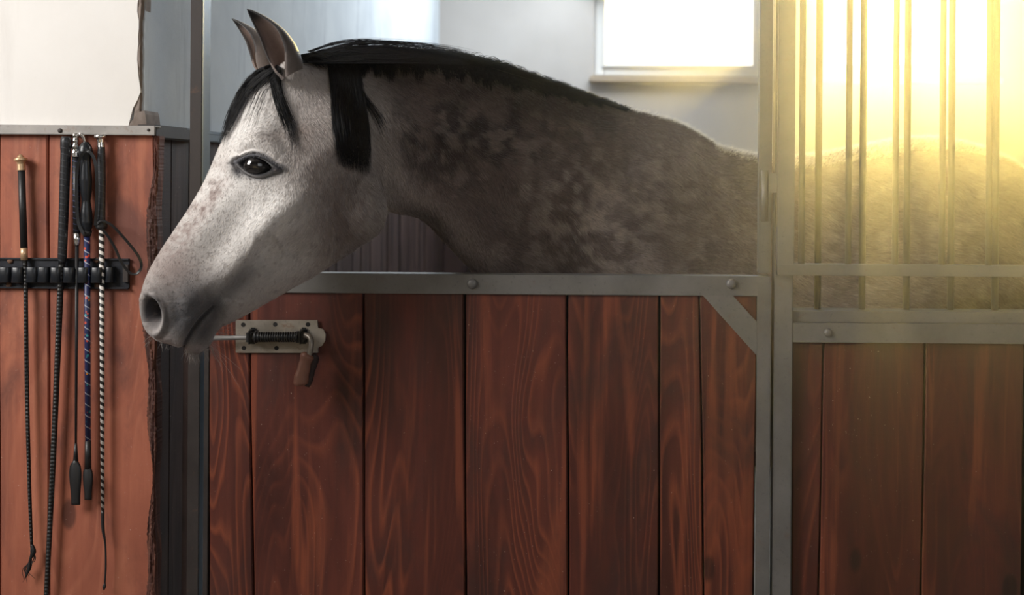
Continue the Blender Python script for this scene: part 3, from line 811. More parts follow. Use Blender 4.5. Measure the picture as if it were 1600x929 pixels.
# the eye socket: lids that close round the ball
EX, EY = 403, 260
def eye_shape(u, v):
    a = R(7); x = (u - EX) * math.cos(a) + (v - EY) * math.sin(a); y = -(u - EX) * math.sin(a) + (v - EY) * math.cos(a)
    ry = np.where(y < 0, 13.5 * (1 - .12 * (x / 26)), 12.5)
    pinch = 1 - .35 * (np.abs(x) / 26).clip(0, 1) ** 2
    return np.sqrt((x / 26) ** 2 + (y / (ry * pinch)) ** 2), x, y
re, ex, ey = eye_shape(u, v)
sd = sst(np.abs(d), .03, .05)
he = .0062 * np.exp(-.5 * ((re - 1.18) / .16) ** 2) - .020 * (1 - sst(re, .55, 1.02))
he += .0042 * np.exp(-.5 * ((re - 1.62) / .13) ** 2) * (ey < 0) - .0030 * np.exp(-.5 * ((re - 1.42) / .09) ** 2)
he += -.004 * gau(u, v, 371, 266, 5, 4) - .003 * np.exp(-.5 * ((re - 1.5) / .08) ** 2) * (ey > 0)
co = co + ar * (he * sd)[:, None]
# tidy the ripples that steep places make
wq = np.where((re < 1.9) | (np.hypot(u - 240, v - 487) < 34) | ((u > 262) & (u < 350) & (v > 470)), .35, 0)[:, None]
co = relax(co, e, wq, 2)
setco(body, co)

# coat colours (pigment, plus shade painted into nostril, mouth and cheek groove)
def fbm(x, y, s0, seed, oct_=4):
    r = np.random.default_rng(seed); out = np.zeros(len(x)); amp = 1; tot = 0
    for o_ in range(oct_):
        g = r.random((64, 64)); X = x / s0 * 2 ** o_; Y = y / s0 * 2 ** o_
        i, j = np.floor(X).astype(int), np.floor(Y).astype(int); fx, fy = X - i, Y - j; fx = fx * fx * (3 - 2 * fx); fy = fy * fy * (3 - 2 * fy)
        q = lambda a, b: g[a % 64, b % 64]
        out += amp * ((q(i, j) * (1 - fx) + q(i + 1, j) * fx) * (1 - fy) + (q(i, j + 1) * (1 - fx) + q(i + 1, j + 1) * fx) * fy); tot += amp; amp *= .55
    return out / tot
def coat_colour(u, v, d):
    def mixc(c, col, k): return c + (np.array(col) - c) * np.clip(k, 0, 1)[:, None]
    n1 = fbm(u, v, 55, 3); n2 = fbm(u, v, 16, 4); n3 = fbm(u + .6 * v, v * .35 - u * .2, 7, 5); n4 = fbm(u, v, 5, 8, 2)
    white = [.80, .765, .735]; grey = [.36, .325, .305]; brown = [.135, .098, .088]; dark = [.060, .045, .042]; skin = [.060, .058, .062]; pinkb = [.27, .195, .175]
    c = np.tile(np.array(grey, float), (len(u), 1))
    # neck
    neck = sst(u, 575, 640)
    c = mixc(c, brown, neck * .85)
    c = mixc(c, dark, neck * sst(n1, .45, .62) * sst(-v, -330, -200) * sst(-u, -900, -780))
    c = mixc(c, [.30, .255, .23], sst(u, 780, 900) * sst(n1 * .6 + n2 * .4, .42, .60) * sst(v, 190, 280) * .8)
    c = mixc(c, [.20, .17, .155], sst(u, 860, 1000) * .5)
    c = mixc(c, [.30, .25, .225], neck * sst(n2 * .5 + n1 * .5, .54, .66) * .5)
    c = mixc(c, [.40, .35, .315], gau(u, v, 920, 350, 75, 65) * sst(n2, .42, .6) * .7)
    c = mixc(c, [.075, .058, .052], sst(u, 1000, 1120) * sst(n1, .5, .65) * .4)
    c = mixc(c, dark, line(u, v, [(560, 92), (660, 100), (760, 125), (860, 152), (940, 172)], 24, False) * .8)
    c = mixc(c, [.36, .31, .29], line(u, v, [(600, 215), (606, 262), (640, 305), (700, 352), (770, 405)], 17) * .85)
    c = mixc(c, [.38, .33, .30], gau(u, v, 600, 290, 17, 55) * .8)
    c = mixc(c, dark, line(u, v, [(625, 322), (675, 340), (705, 380)], 12) * .75)
    c = mixc(c, [.17, .135, .12], gau(u, v, 640, 130, 60, 28) * .6)
    # head
    face = 1 - sst(u, 560, 610)
    c = mixc(c, [.46, .41, .385], face * gau(u, v, 490, 185, 62, 62))
    hb = [.19, .145, .13]
    c = mixc(c, hb, face * gau(u, v, 520, 330, 48, 66, -15) * (.5 + .7 * n2))
    c = mixc(c, hb, face * sst(n3, .42, .62) * gau(u, v, 515, 320, 62, 80) * .9)
    c = mixc(c, white, face * gau(u, v, 385, 170, 40, 55, 20) * 1.25)
    c = mixc(c, white, gau(u, v, 350, 290, 28, 80, 35) * 1.0)
    c = mixc(c, white, gau(u, v, 415, 330, 42, 46, 0) * 1.15)
    c = mixc(c, white, line(u, v, [(395, 345), (370, 390), (330, 430), (290, 450)], 28) * .75)
    c = mixc(c, [.50, .465, .44], gau(u, v, 455, 400, 30, 26, -35) * .8)
    c = mixc(c, [.44, .39, .36], line(u, v, [(520, 415), (470, 440), (420, 470), (372, 490)], 13) * .8)
    c = mixc(c, pinkb, gau(u, v, 322, 322, 8, 38, 36) * (.2 + .9 * n4))
    c = mixc(c, pinkb, line(u, v, [(345, 250), (330, 300), (300, 345), (272, 385), (252, 420)], 14) * sst(n4 * .5 + n2 * .5, .42, .62) * .75)
    c = mixc(c, pinkb, gau(u, v, 262, 418, 26, 30) * .55 + gau(u, v, 300, 425, 30, 22) * .3)
    c = mixc(c, [.19, .145, .125], gau(u, v, 430, 212, 15, 11) * .6 + gau(u, v, 472, 205, 13, 12) * .75 + gau(u, v, 405, 212, 12, 6) * .4)
    c = mixc(c, white, gau(u, v, 410, 195, 10, 14, 40) * .4)
    # dark muzzle skin, with painted shade in its hollows and creases
    c = mixc(c, [.12, .112, .115], gau(u, v, 300, 478, 32, 34, 30) * .95)
    c = mixc(c, skin, gau(u, v, 288, 495, 24, 34, 38) * .95)
    c = mixc(c, skin, line(u, v, [(345, 465), (372, 440), (400, 415)], 11) * .65 + gau(u, v, 335, 480, 13, 14) * .8)  # dark line paints the shade in the cheek groove
    c = mixc(c, skin, gau(u, v, 320, 515, 12, 22, 25) * .85)
    c = mixc(c, [.025, .022, .025], gau(u, v, 239, 487, 12, 22) * 1.5 * (v < 503))  # near-black painted for the shade inside the nostril
    c = mixc(c, [.12, .105, .105], gau(u, v, 240, 507, 9, 8) * .9)
    c = mixc(c, [.36, .33, .32], np.exp(-.5 * ((np.hypot((u - 239) / 15, (v - 489) / 29) - 1.10) / .10) ** 2) * (u > 232) * .9)
    c = mixc(c, [.24, .20, .19], gau(u, v, 262, 536, 22, 9, 12) * .7)
    c = mixc(c, [.30, .25, .24], gau(u, v, 304, 547, 15, 7) * .7)
    c = mixc(c, [.02, .018, .02], np.exp(-.5 * (pdist(u, v, MOUTH)[0] / 2.2) ** 2) * .9)  # crease of the mouth painted near-black as its shade
    # round the eye
    r_, x_, y_ = eye_shape(u, v)
    c = mixc(c, [.105, .105, .118], (1 - sst(r_, 1.4, 2.05)) * np.where(y_ < 0, 1, .7))
    c = mixc(c, [.012, .011, .013], (1 - sst(r_, 1.08, 1.30)))
    c = mixc(c, [.05, .048, .052], gau(u, v, 371, 268, 9, 7, 40) + gau(u, v, 432, 262, 12, 5) * .6)
    c = mixc(c, [.30, .26, .25], gau(u, v, 440, 150, 60, 30, 10) * .25)
    sp_ = sst(n4, .66, .78) * face * .35
    c = mixc(c, brown, sp_)
    kk = sst(u, 590, 680)[:, None]; c = c * (1 - kk) + (.14 * (np.clip(c, .003, 1) / .14) ** 1.25) * kk
    return np.clip(c, 0.003, .9)
u, v, d, n = face_uv(co)
col = coat_colour(u, v, d)
fur = np.ones(len(u))
bare = (gau(u, v, 236, 487, 14, 23) > .35) | (eye_shape(u, v)[0] < 1.25) | (pdist(u, v, MOUTH)[0] < 4)
fur[bare] = 0

# ears: a cupped leaf each, with real thickness
def make_ear(bm, base, tip, bend, open_dir, width, side):
    """rows along the ear; every row an open C whose gap looks along open_dir"""
    base, tip = np.array(base), np.array(tip); ax = tip - base; L = np.linalg.norm(ax); ax /= L
    od = np.array(open_dir, float); od -= ax * (od @ ax); od /= np.linalg.norm(od); sd_ = np.cross(ax, od)
    NT_, NA = 26, 22; outer = []; inner = []; tvals = []
    for i in range(NT_):
        t = i / (NT_ - 1)
        wd = width * (np.interp(t, [0, .12, .3, .5, .7, .85, .95, 1], [.82, .95, 1.0, .92, .68, .42, .2, .03]))
        half = np.interp(t, [0, .12, .3, .6, 1], [3.05, 2.7, 2.2, 1.75, 1.5])
        cen = base + ax * L * t + bend * math.sin(t * math.pi) * .5 - od * width * .15 * (1 - t)
        ro, ri = [], []
        for k in range(NA):
            ph = -half + 2 * half * k / (NA - 1)
            dr = -od * math.cos(ph) + sd_ * math.sin(ph) * .86
            ro.append(cen + dr * wd); ri.append(cen + dr * max(wd - .0032, wd * .3))
        outer.append(ro); inner.append(ri)
    O = [[bm.verts.new(p) for p in r_] for r_ in outer]; I = [[bm.verts.new(p) for p in r_] for r_ in inner]
    for A in (O, I):
        for r0, r1 in zip(A, A[1:]):
            for k in range(NA - 1):
                bm.faces.new((r0[k], r0[k + 1], r1[k + 1], r1[k]) if A is O else (r0[k], r1[k], r1[k + 1], r0[k + 1]))
    for i in range(NT_ - 1):
        bm.faces.new((O[i][0], O[i + 1][0], I[i + 1][0], I[i][0])); bm.faces.new((O[i][-1], I[i][-1], I[i + 1][-1], O[i + 1][-1]))
    for k in range(NA - 1):
        bm.faces.new((O[-1][k], O[-1][k + 1], I[-1][k + 1], I[-1][k]))
    return NT_, NA
def head_pt(px, py, lat):
    m = MP([px], [py])[0]; n_ = normal_at([px])[0]; return np.array([m[0] + n_[0] * lat, m[1] + n_[1] * lat, m[2]])
nv0 = len(body.vertices)
bm = bmesh.new(); bm.from_mesh(body)
def px_at(px, py, Y): return np.array(P(px, py, Y)[:])
hn = normal_at([450])[0]
Yn = G(450) - .06; Yf = G(450) + .055
ears = []
NV = len(bm.verts)
make_ear(bm, px_at(455, 118, Yn + .004), px_at(386, 14, Yn - .01), np.array([.014, 0, .012]), np.array([-.42, -.90, .0]), .031, 1); n1_ = len(bm.verts)
make_ear(bm, px_at(416, 108, Yf), px_at(362, 29, Yf + .012), np.array([.012, 0, .008]), np.array([-.80, -.50, 0.0]), .024, -1); n2_ = len(bm.verts)
bm.to_mesh(body); bm.free()
co2 = getco(body); m2 = len(co2); colr = np.zeros((m2, 3)); colr[:nv0] = col; furr = np.zeros(m2); furr[:nv0] = fur
per = 26 * 22
for s0 in (NV, n1_):
    for part in range(2):
        for i in range(26):
            for k in range(22):
                idx = s0 + part * per + i * 22 + k; t = i / 25; ed = abs(k / 21 - .5) * 2
                dk = np.clip(sst(np.array([t]), .72, .90)[0] + sst(np.array([ed]), .86, 1.0)[0] * (t > .25) * .9, 0, 1)
                if part == 0: base_ = np.array([.13, .105, .095]); 
                else: base_ = np.array([.19, .135, .115]) if ed < .75 else np.array([.30, .22, .19])
                dk = max(dk, sst(np.array([k / 21 if part == 0 else 1 - k / 21]), .80, .98)[0] * sst(np.array([t]), .2, .5)[0] * .8, sst(np.array([1 - k / 21 if part == 0 else k / 21]), .80, .98)[0] * sst(np.array([t]), .2, .5)[0] * .8)
                colr[idx] = base_ * (1 - dk) + np.array([.012, .011, .012]) * dk
                furr[idx] = .8
at = body.color_attributes.new('coat', 'FLOAT_COLOR', 'POINT')
at.data.foreach_set('color', np.c_[colr, np.ones(m2)].ravel())
body.polygons.foreach_set('use_smooth', [True] * len(body.polygons))

s = NT('dapple grey coat')
a_ = s.n('ShaderNodeAttribute', attribute_name='coat').outputs['Color']
co_ = s.coords()
f1 = s.noise(s.mapping(co_, (1, 1, 1)), 420, 3, .6); f2 = s.noise(co_, 90, 4, .6)
k1 = s.math('ADD', s.math('MULTIPLY', f1, .5), s.math('MULTIPLY', f2, .5))
c_ = s.mix(1.0, a_, s.ramp(k1, (.3, .8), (.7, 1.15)), 'MULTIPLY')
M['coat'] = s.out(c_, .62, s.bump(k1, .35, .0008), spec=.25)
s.b.inputs['Sheen Weight'].default_value = .25; s.b.inputs['Sheen Roughness'].default_value = .5
horse = empty('horse', (float(MP([1200], [500])[0][0]), float(G(1200)), 0), 'dapple grey horse with a pale face and black mane looking out over the stable door', 'horse')
body.transform(Matrix.Translation(-Vector(horse.location)))
bo = bpy.data.objects.new('body', body); C.objects.link(bo); bo.parent = horse; body.materials.append(M['coat'])
HL = np.array(horse.location[:])

# eyes
s = NT('dark horse eye'); s.out((.006, .005, .006), .04, None, None, .7); s.b.inputs['Coat Weight'].default_value = 1.0; s.b.inputs['Coat Roughness'].default_value = .02
M['eye'] = s.m
uu, vv, dd, nn_ = face_uv(co)
for sgn in (1, -1):
    k = (np.hypot(uu - EX, vv - EY) < 30) & (dd * sgn > .03) & (eye_shape(uu, vv)[0] > 1.05)
    ctr = co[k].mean(0); nrm = np.array([nn_[k][:, 0].mean(), nn_[k][:, 1].mean(), 0]) * sgn
    nrm /= np.linalg.norm(nrm)
    c = ctr - nrm * .0185
    bm = bmesh.new(); r_ = bmesh.ops.create_uvsphere(bm, u_segments=40, v_segments=28, radius=.0235)
    for q in r_['verts']: q.co = Vector((q.co.x * 1.08, q.co.y, q.co.z)) + Vector(c)
    OBJ('eye', bm, M['eye'], horse, True, origin=Vector(c))

# ---- hair: curves
def hairs(name, pts, rad, mat, parent, label=None, colour=None, kind=None):
    """pts: (n, k, 3) array of strands"""
    n_, k_, _ = pts.shape
    cu = bpy.data.hair_curves.new(name); cu.add_curves([k_] * n_)
    cu.attributes['position'].data.foreach_set('vector', (pts - HL).astype(np.float32).ravel())
    ra = cu.attributes.new('radius', 'FLOAT', 'POINT') if 'radius' not in cu.attributes else cu.attributes['radius']
    ra.data.foreach_set('value', np.broadcast_to(rad, (n_, k_)).astype(np.float32).ravel())
    if colour is not None:
        ca = cu.attributes.new('coat', 'FLOAT_COLOR', 'CURVE'); ca.data.foreach_set('color', np.c_[colour, np.ones(n_)].astype(np.float32).ravel())
    cu.materials.append(mat); o = bpy.data.objects.new(name, cu); C.objects.link(o)
    o.parent = parent
    if label: o['label'] = label
    if kind: o['kind'] = kind
    return o
s = NT('coat hair'); a_ = s.n('ShaderNodeAttribute', attribute_name='coat').outputs['Color']
M['coat_hair'] = s.out(a_, .5, spec=.25)
s.b.inputs['Sheen Weight'].default_value = .15
s = NT('black mane hair'); M['mane'] = s.out((.0045, .0042, .0055), .45, spec=.22)
s = NT('whisker'); M['whisker'] = s.out((.26, .23, .21), .5)

# short coat over head, neck and back
me_no = getno(body); co_b = getco(body) + HL
body.calc_loop_triangles()
tri = np.empty(len(body.loop_triangles) * 3, dtype=np.int64); body.loop_triangles.foreach_get('vertices', tri); tri = tri.reshape(-1, 3)
cen = co_b[tri].mean(1); tri_ok = (cen[:, 2] > 1.02) & (tri < NV).all(1)
tri = tri[tri_ok]; A, B_, C_ = co_b[tri[:, 0]], co_b[tri[:, 1]], co_b[tri[:, 2]]
area = np.linalg.norm(np.cross(B_ - A, C_ - A), axis=1) / 2
cen = cen[tri_ok]
facing = me_no[tri[:, 0]]; tocam = np.array([0, -DC, ZC]) - cen; tocam /= np.linalg.norm(tocam, axis=1)[:, None]
wgt = area * np.where((facing * tocam).sum(1) > -.25, 1.0, .12) * np.where(cen[:, 0] > .35, .35, 1) * furr[tri[:, 0]]
NH = 330000
pick = nr.choice(len(tri), NH, p=wgt / wgt.sum())
b1, b2 = nr.random(NH), nr.random(NH); sw = b1 + b2 > 1; b1[sw] = 1 - b1[sw]; b2[sw] = 1 - b2[sw]
root = A[pick] + (B_[pick] - A[pick]) * b1[:, None] + (C_[pick] - A[pick]) * b2[:, None]
nrm = me_no[tri[pick, 0]] * (1 - b1 - b2)[:, None] + me_no[tri[pick, 1]] * b1[:, None] + me_no[tri[pick, 2]] * b2[:, None]
nrm /= np.linalg.norm(nrm, axis=1)[:, None]
hu, hv, hd, hnn = face_uv(root)
# lie of the coat: down the face to the muzzle, back and down over cheek and neck
def flow(u, v):
    k = sst(u + (300 - v) * .3, 420, 560)
    fx = -.55 * (1 - k) + .55 * k; fz = -.83 * (1 - k) - .83 * k
    k2 = sst(u, 600, 900); fx = fx * (1 - k2) + .80 * k2; fz = fz * (1 - k2) - .60 * k2
    wv = (fbm(u, v, 60, 21) - .5) * 1.6
    c, s_ = np.cos(wv), np.sin(wv); return fx * c - fz * s_, fx * s_ + fz * c
fx, fz = flow(hu, hv)
tanx = np.stack([-hnn[:, 1], hnn[:, 0], 0 * fx], 1)
dirv = tanx * fx[:, None] + np.array([0, 0, 1.0]) * fz[:, None]
dirv -= nrm * (dirv * nrm).sum(1)[:, None]; dirv /= np.linalg.norm(dirv, axis=1)[:, None].clip(1e-4)
ln = (.0065 + .004 * nr.random(NH)) * np.interp(hu, [220, 330, 450, 620, 900], [.38, .48, .68, 1.25, 1.6])
jit = nr.normal(0, .12, (NH, 3)); lift = ((.30 + .14 * nr.random(NH)) * np.interp(hu, [400, 620], [.55, 1]))[:, None]
t1 = dirv + jit; p0 = root - nrm * .0006
p1 = p0 + (t1 * .55 + nrm * lift * .55) * ln[:, None]; p2 = p1 + (t1 * .52 + nrm * lift * .12) * ln[:, None]
hc = coat_colour(hu, hv, hd) * (1 + nr.normal(0, 1, NH) * np.interp(hu, [450, 640], [.11, .24]))[:, None] * 1.12
lightn = nr.random(NH) < .12; hc[lightn] = hc[lightn] * .65 + .12
hc = np.clip(hc, .004, .85)
hairs('coat_hair', np.stack([p0, p1, p2], 1), np.interp(hu, [400, 650], [.00022, .00032])[:, None] * np.array([[1, .85, .25]]), M['coat_hair'], horse, None, hc, 'stuff')

# mane: clipped ridge of upright hairs, then a long lock, the forelock and whiskers
def strands(n_, f):
    return np.stack([f(i) for i in range(n_)])
def crest(px): return np.interp(px, [462, 500, 545, 600, 680, 760, 860, 940, 1000], [92, 82, 77, 78, 84, 100, 131, 158, 178])
nm = 15000; ux = 470 + 500 * nr.random(nm) ** 1.25; lat = (nr.random(nm) - .45) * .056; cy = crest(ux) + 3 + np.abs(lat) / .03 * 5
base_m = MP(ux, cy); nn2 = normal_at(ux); base_m[:, 0] += nn2[:, 0] * lat; base_m[:, 1] += nn2[:, 1] * lat
tx = np.stack([-nn2[:, 1], nn2[:, 0]], 1)
hl = np.interp(ux, [470, 520, 640, 800, 960], [.035, .032, .026, .020, .012]) * (.75 + .5 * nr.random(nm))
up = np.stack([tx[:, 0] * .9, tx[:, 1] * .9, np.interp(ux, [470, 560, 700, 960], [.22, .35, .7, .8])], 1) + nr.normal(0, .2, (nm, 3)); up[:, :2] += nn2 * (lat / .03 * .5)[:, None]
dn = np.stack([tx[:, 0] * .7, tx[:, 1] * .7, -np.ones(nm) * .55], 1); dn[:, :2] += nn2 * (lat / .03 * .5)[:, None]
q0 = base_m; q1 = q0 + up * hl[:, None] * .45; q2 = q1 + (up * .4 + dn * .35) * hl[:, None] * .6; q3 = q2 + dn * hl[:, None] * .45
hairs('mane', np.stack([q0, q1, q2, q3], 1), np.array([[.00045, .0004, .0003, .00008]]), M['mane'], horse, 'short black mane along the crest of the neck')
def surf_pt(px, py, lift_):
    """a point over the near skin at a pixel, found from the sculpted body"""
    return None
vis = (me_no * (np.array([0, -DC, ZC]) - co_b)).sum(1) > 0
vis &= (np.arange(len(co_b)) < NV) & (co_b[:, 2] > 1)
pu, pv = PROJ(co_b); gw, gh = 420, 160
Ymap = np.full((gh, gw), np.nan); iu = np.clip((pu / 4).astype(int), 0, gw - 1); iv = np.clip((pv / 4).astype(int), 0, gh - 1)
ok = vis & (pu > 0) & (pu < 1680) & (pv > 0) & (pv < 640)
order = np.argsort(-co_b[ok, 1]); Ymap[iv[ok][order], iu[ok][order]] = co_b[ok, 1][order]
for _ in range(14):                      # let the map grow past the outline
    pad = np.pad(Ymap, 1, constant_values=np.nan)
    nb = np.stack([pad[1:-1, :-2], pad[1:-1, 2:], pad[:-2, 1:-1], pad[2:, 1:-1]])
    cnt = np.isfinite(nb).sum(0); av = np.where(cnt > 0, np.nansum(nb, 0) / np.maximum(cnt, 1), np.nan)
    Ymap = np.where(np.isfinite(Ymap), Ymap, av)
def skinY(px, py):
    x = np.clip(np.asarray(px) / 4, 0, gw - 2); y = np.clip(np.asarray(py) / 4, 0, gh - 2); i, j = x.astype(int), y.astype(int); fx, fy = x - i, y - j
    q = Ymap[j, i] * (1 - fx) * (1 - fy) + Ymap[j, i + 1] * fx * (1 - fy) + Ymap[j + 1, i] * (1 - fx) * fy + Ymap[j + 1, i + 1] * fx * fy
    return np.where(np.isfinite(q), q, G(px))
def draped(tracks, n_, spread, rad, name, label, lift0=.006, k_=14, mat='mane', frizz=1.0, clump=9):
    """strands following a drawn lock; each lies a little in front of the skin. tracks: list of (left path, right path)"""
    out = []
    L_, R_ = [spline(t, k_) for t in tracks]
    cl = nr.random(clump)
    for i in range(n_):
        c = cl[nr.integers(clump)]; f = c + nr.normal(0, .06) if nr.random() < .8 else nr.random(); f = min(max(f, 0), 1)
        g = min(max(f + nr.normal(0, spread), -.1), 1.1); tt = np.linspace(0, 1, k_)
        ff = f + (g - f) * tt
        p = L_ * (1 - ff)[:, None] + R_ * ff[:, None]
        end = 1 - .62 * nr.random() ** 1.5
        idx = np.linspace(0, (k_ - 1) * end, k_); ii = np.clip(idx.astype(int), 0, k_ - 2); fr = idx - ii
        p = p[ii] * (1 - fr)[:, None] + p[ii + 1] * fr[:, None]
        p = p + np.cumsum(nr.normal(0, .35 * frizz, (k_, 2)), 0) * tt[:, None]
        out.append(np.c_[p, np.full(k_, lift0 * (.4 + .9 * nr.random()))])
    q = np.array(out)
    Y = skinY(q[..., 0], q[..., 1]) - q[..., 2]
    Y = np.minimum(Y, np.minimum.accumulate(Y, 1) + .02)
    pts = PN(q[..., 0], q[..., 1], Y)
    t_ = np.linspace(0, 1, k_)
    return hairs(name, pts, (rad * np.interp(t_, [0, .7, 1], [1, .85, .2]))[None], M[mat], horse, label)
draped([[(500, 86), (508, 84), (514, 95), (520, 130), (524, 180), (530, 225), (538, 262)], [(620, 86), (585, 80), (560, 92), (562, 130), (570, 180), (573, 225), (572, 272)]], 2400, .16, .00040, 'mane_lock', 'long black lock of mane hanging behind the ear', .010, clump=16, frizz=1.8)
draped([[(470, 85), (500, 80), (530, 75), (570, 73), (620, 75), (700, 86)], [(470, 98), (500, 98), (540, 98), (585, 97), (650, 97), (730, 98)]], 2200, .2, .0004, 'mane_lock', None, .006)
draped([[(428, 98), (402, 110), (382, 130), (368, 155), (355, 188), (344, 226)], [(440, 106), (420, 116), (400, 133), (384, 152), (368, 182), (352, 214)]], 560, .16, .00032, 'forelock', 'black forelock falling over the forehead', .008, clump=16, frizz=1.6)
draped([[(424, 104), (400, 118), (384, 140), (372, 165), (358, 200), (346, 240)], [(446, 108), (438, 126), (420, 140), (408, 165), (396, 190), (386, 212)]], 45, .35, .00026, 'forelock', None, .010, clump=20, frizz=2.6)
draped([[(422, 104), (420, 122), (426, 150), (436, 178), (445, 200), (452, 232)], [(442, 110), (440, 125), (444, 150), (454, 176), (462, 205), (468, 246)]], 230, .3, .00028, 'forelock', None, .006, clump=9, frizz=2.0)
# short hairs combed down over the near side of the crest
nm = 8500; ux = 560 + 370 * nr.random(nm) ** 1.15; cyy = crest(ux) + 4
dl = np.interp(ux, [560, 640, 760, 860, 980], [32, 31, 27, 15, 6]) * (.3 + .9 * nr.random(nm)) * (1 + .35 * np.sin(ux * .21) * np.sin(ux * .083 + 1))
dx = np.interp(ux, [560, 700, 980], [3, 7, 12]) * (.5 + nr.random(nm)) + nr.normal(0, 2.5, nm)
pp = []
for t in (0, .35, .7, 1):
    a_, b_ = ux + dx * t, cyy + dl * t * (1 if t else 0) + nr.normal(0, .4, nm)
    pp.append(PN(a_, b_, skinY(a_, np.maximum(b_, crest(a_) + 7)) - (.004 + .006 * nr.random(nm)) * (1 if t < 1 else .5)))
hairs('mane', np.stack(pp, 1), np.array([[.0004, .0004, .0003, .00008]]), M['mane'], horse)
# fuzz along the top line, coloured pale and translucent to paint its rim light
s = NT('rim light fuzz'); s.out((.75, .70, .62), .6); s.b.inputs['Subsurface Weight'].default_value = 0
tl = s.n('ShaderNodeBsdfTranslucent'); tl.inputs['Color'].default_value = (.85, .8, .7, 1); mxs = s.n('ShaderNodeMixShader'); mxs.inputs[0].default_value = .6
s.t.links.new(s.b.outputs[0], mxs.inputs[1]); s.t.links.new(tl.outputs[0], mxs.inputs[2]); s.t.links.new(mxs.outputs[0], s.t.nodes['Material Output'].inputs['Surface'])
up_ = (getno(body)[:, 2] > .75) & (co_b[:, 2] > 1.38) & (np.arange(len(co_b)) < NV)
ids = np.nonzero(up_ & (PROJ(co_b)[0] > 780))[0]
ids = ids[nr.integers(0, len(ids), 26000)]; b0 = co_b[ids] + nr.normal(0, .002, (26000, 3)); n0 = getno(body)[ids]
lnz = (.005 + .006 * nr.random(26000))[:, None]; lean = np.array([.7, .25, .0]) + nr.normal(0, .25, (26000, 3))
hairs('rim_fuzz', np.stack([b0 - n0 * .001, b0 + (n0 * .6 + lean * .3) * lnz, b0 + (n0 * .85 + lean * .9) * lnz], 1), np.array([[.00025, .0002, .00006]]), s.m, horse, None, None, 'stuff')
# single loose hairs across the coat
draped([[(505, 84), (560, 150), (585, 190), (598, 215)], [(530, 84), (566, 140), (596, 180), (606, 205)]], 60, .3, .0003, 'mane_lock', None, .004)
draped([[(480, 80), (540, 62), (620, 64), (700, 72), (760, 90)], [(500, 86), (560, 72), (640, 72), (700, 82), (770, 98)]], 110, .35, .00022, 'mane_lock', None, .0, frizz=2.0)
# lashes
el = []
for i in range(46):
    t = i / 45; x = 382 + 38 * t; yv = EY - 12.5 * math.sin(math.pi * (.12 + .76 * t)) + 1.0 + 3 * t
    Y0 = float(skinY(x, yv - 5)) + .0035
    a0 = px_at(x, yv, Y0); a1 = px_at(x - 2 + 3 * t, yv + 3, Y0 - .008); a2 = px_at(x - 4 + 6 * t, yv + 4.5 + nr.normal(0, .8), Y0 - .016)
    el.append([a0, a1, a2])
hairs('eyelashes', np.array(el), np.array([[.0003, .00025, .0001]]), M['mane'], horse)
# whiskers on chin and lips
wk = []
def whisk(px, py, dx, dy, L, Yo=0.0):
    Y0 = float(skinY(px, py)) + .006 + Yo; c = [px_at(px, py, Y0)]
    for k in range(1, 5):
        t = k / 4; c.append(px_at(px + dx * L * t + nr.normal(0, .6) * t, py + dy * L * t + L * .12 * t * t * (1 if dy > -.2 else -1), Y0 - .012 * t * nr.random()))
    wk.append(c)
for i in range(70):
    px = 288 + 44 * nr.random(); whisk(px, 549 - abs(px - 306) * .25, nr.normal(.0, .35), 1, 8 + 12 * nr.random())
for i in range(11):
    whisk(322 + 14 * nr.random(), 532 + 10 * nr.random(), .2 + .9 * nr.random(), .5 + .7 * nr.random(), 14 + 50 * nr.random() ** 2)
for i in range(7):
    whisk(336 + 10 * nr.random(), 512 + 12 * nr.random(), 1, nr.normal(.1, .3), 18 + 16 * nr.random())
for i in range(14):
    whisk(225 + 50 * nr.random(), 515 + 26 * nr.random(), nr.normal(-.5, .4), .6 + .5 * nr.random(), 5 + 12 * nr.random())
hairs('whiskers', np.array(wk), np.array([[.00022, .0002, .00018, .00014, .00006]]), M['whisker'], horse)

# ------------------------------------------------------------------ whip rack on the boards
YW = YP - .0015
rack = empty('whip_rack', P(100, 428, YW), 'black enamelled metal rack with a row of rubber clips, screwed to the reddish boards', 'rack')
bm = bmesh.new()
a, b = P(-60, 404, YW - .004), P(202, 404, YW - .004); zt, zb = P(100, 403, YW - .004).z, P(100, 450.5, YW - .004).z
box(bm, (a.x, YW - .0035, zb), (b.x, YW, zt), .0006)
box(bm, (a.x, YW - .008, zt - .003), (b.x, YW - .001, zt), .0006); box(bm, (a.x, YW - .008, zb), (b.x, YW - .001, zb + .003), .0006)
OBJ('rack_plate', bm, M['rack'], rack)
bm = bmesh.new(); c = P(197, 427, YW - .008); box(bm, (c.x - .006, YW - .010, c.z - .017), (c.x + .005, YW - .003, c.z + .017), .001); OBJ('rack_end', bm, M['steel_dark'], rack)
for px, py in ((16, 407), (14, 445), (151, 406), (152, 446)):
    bm = bmesh.new(); dome(bm, P(px, py, YW - .0042), .0058, .003); 
    OBJ('screw', bm, M['rust'], rack, True)
clips = [(-30, 0), (-8, 0), (13, 0), (35, 1), (55, 0), (73, 0), (95, 1), (115, 1), (137, 1), (158, 1), (176, 0)]
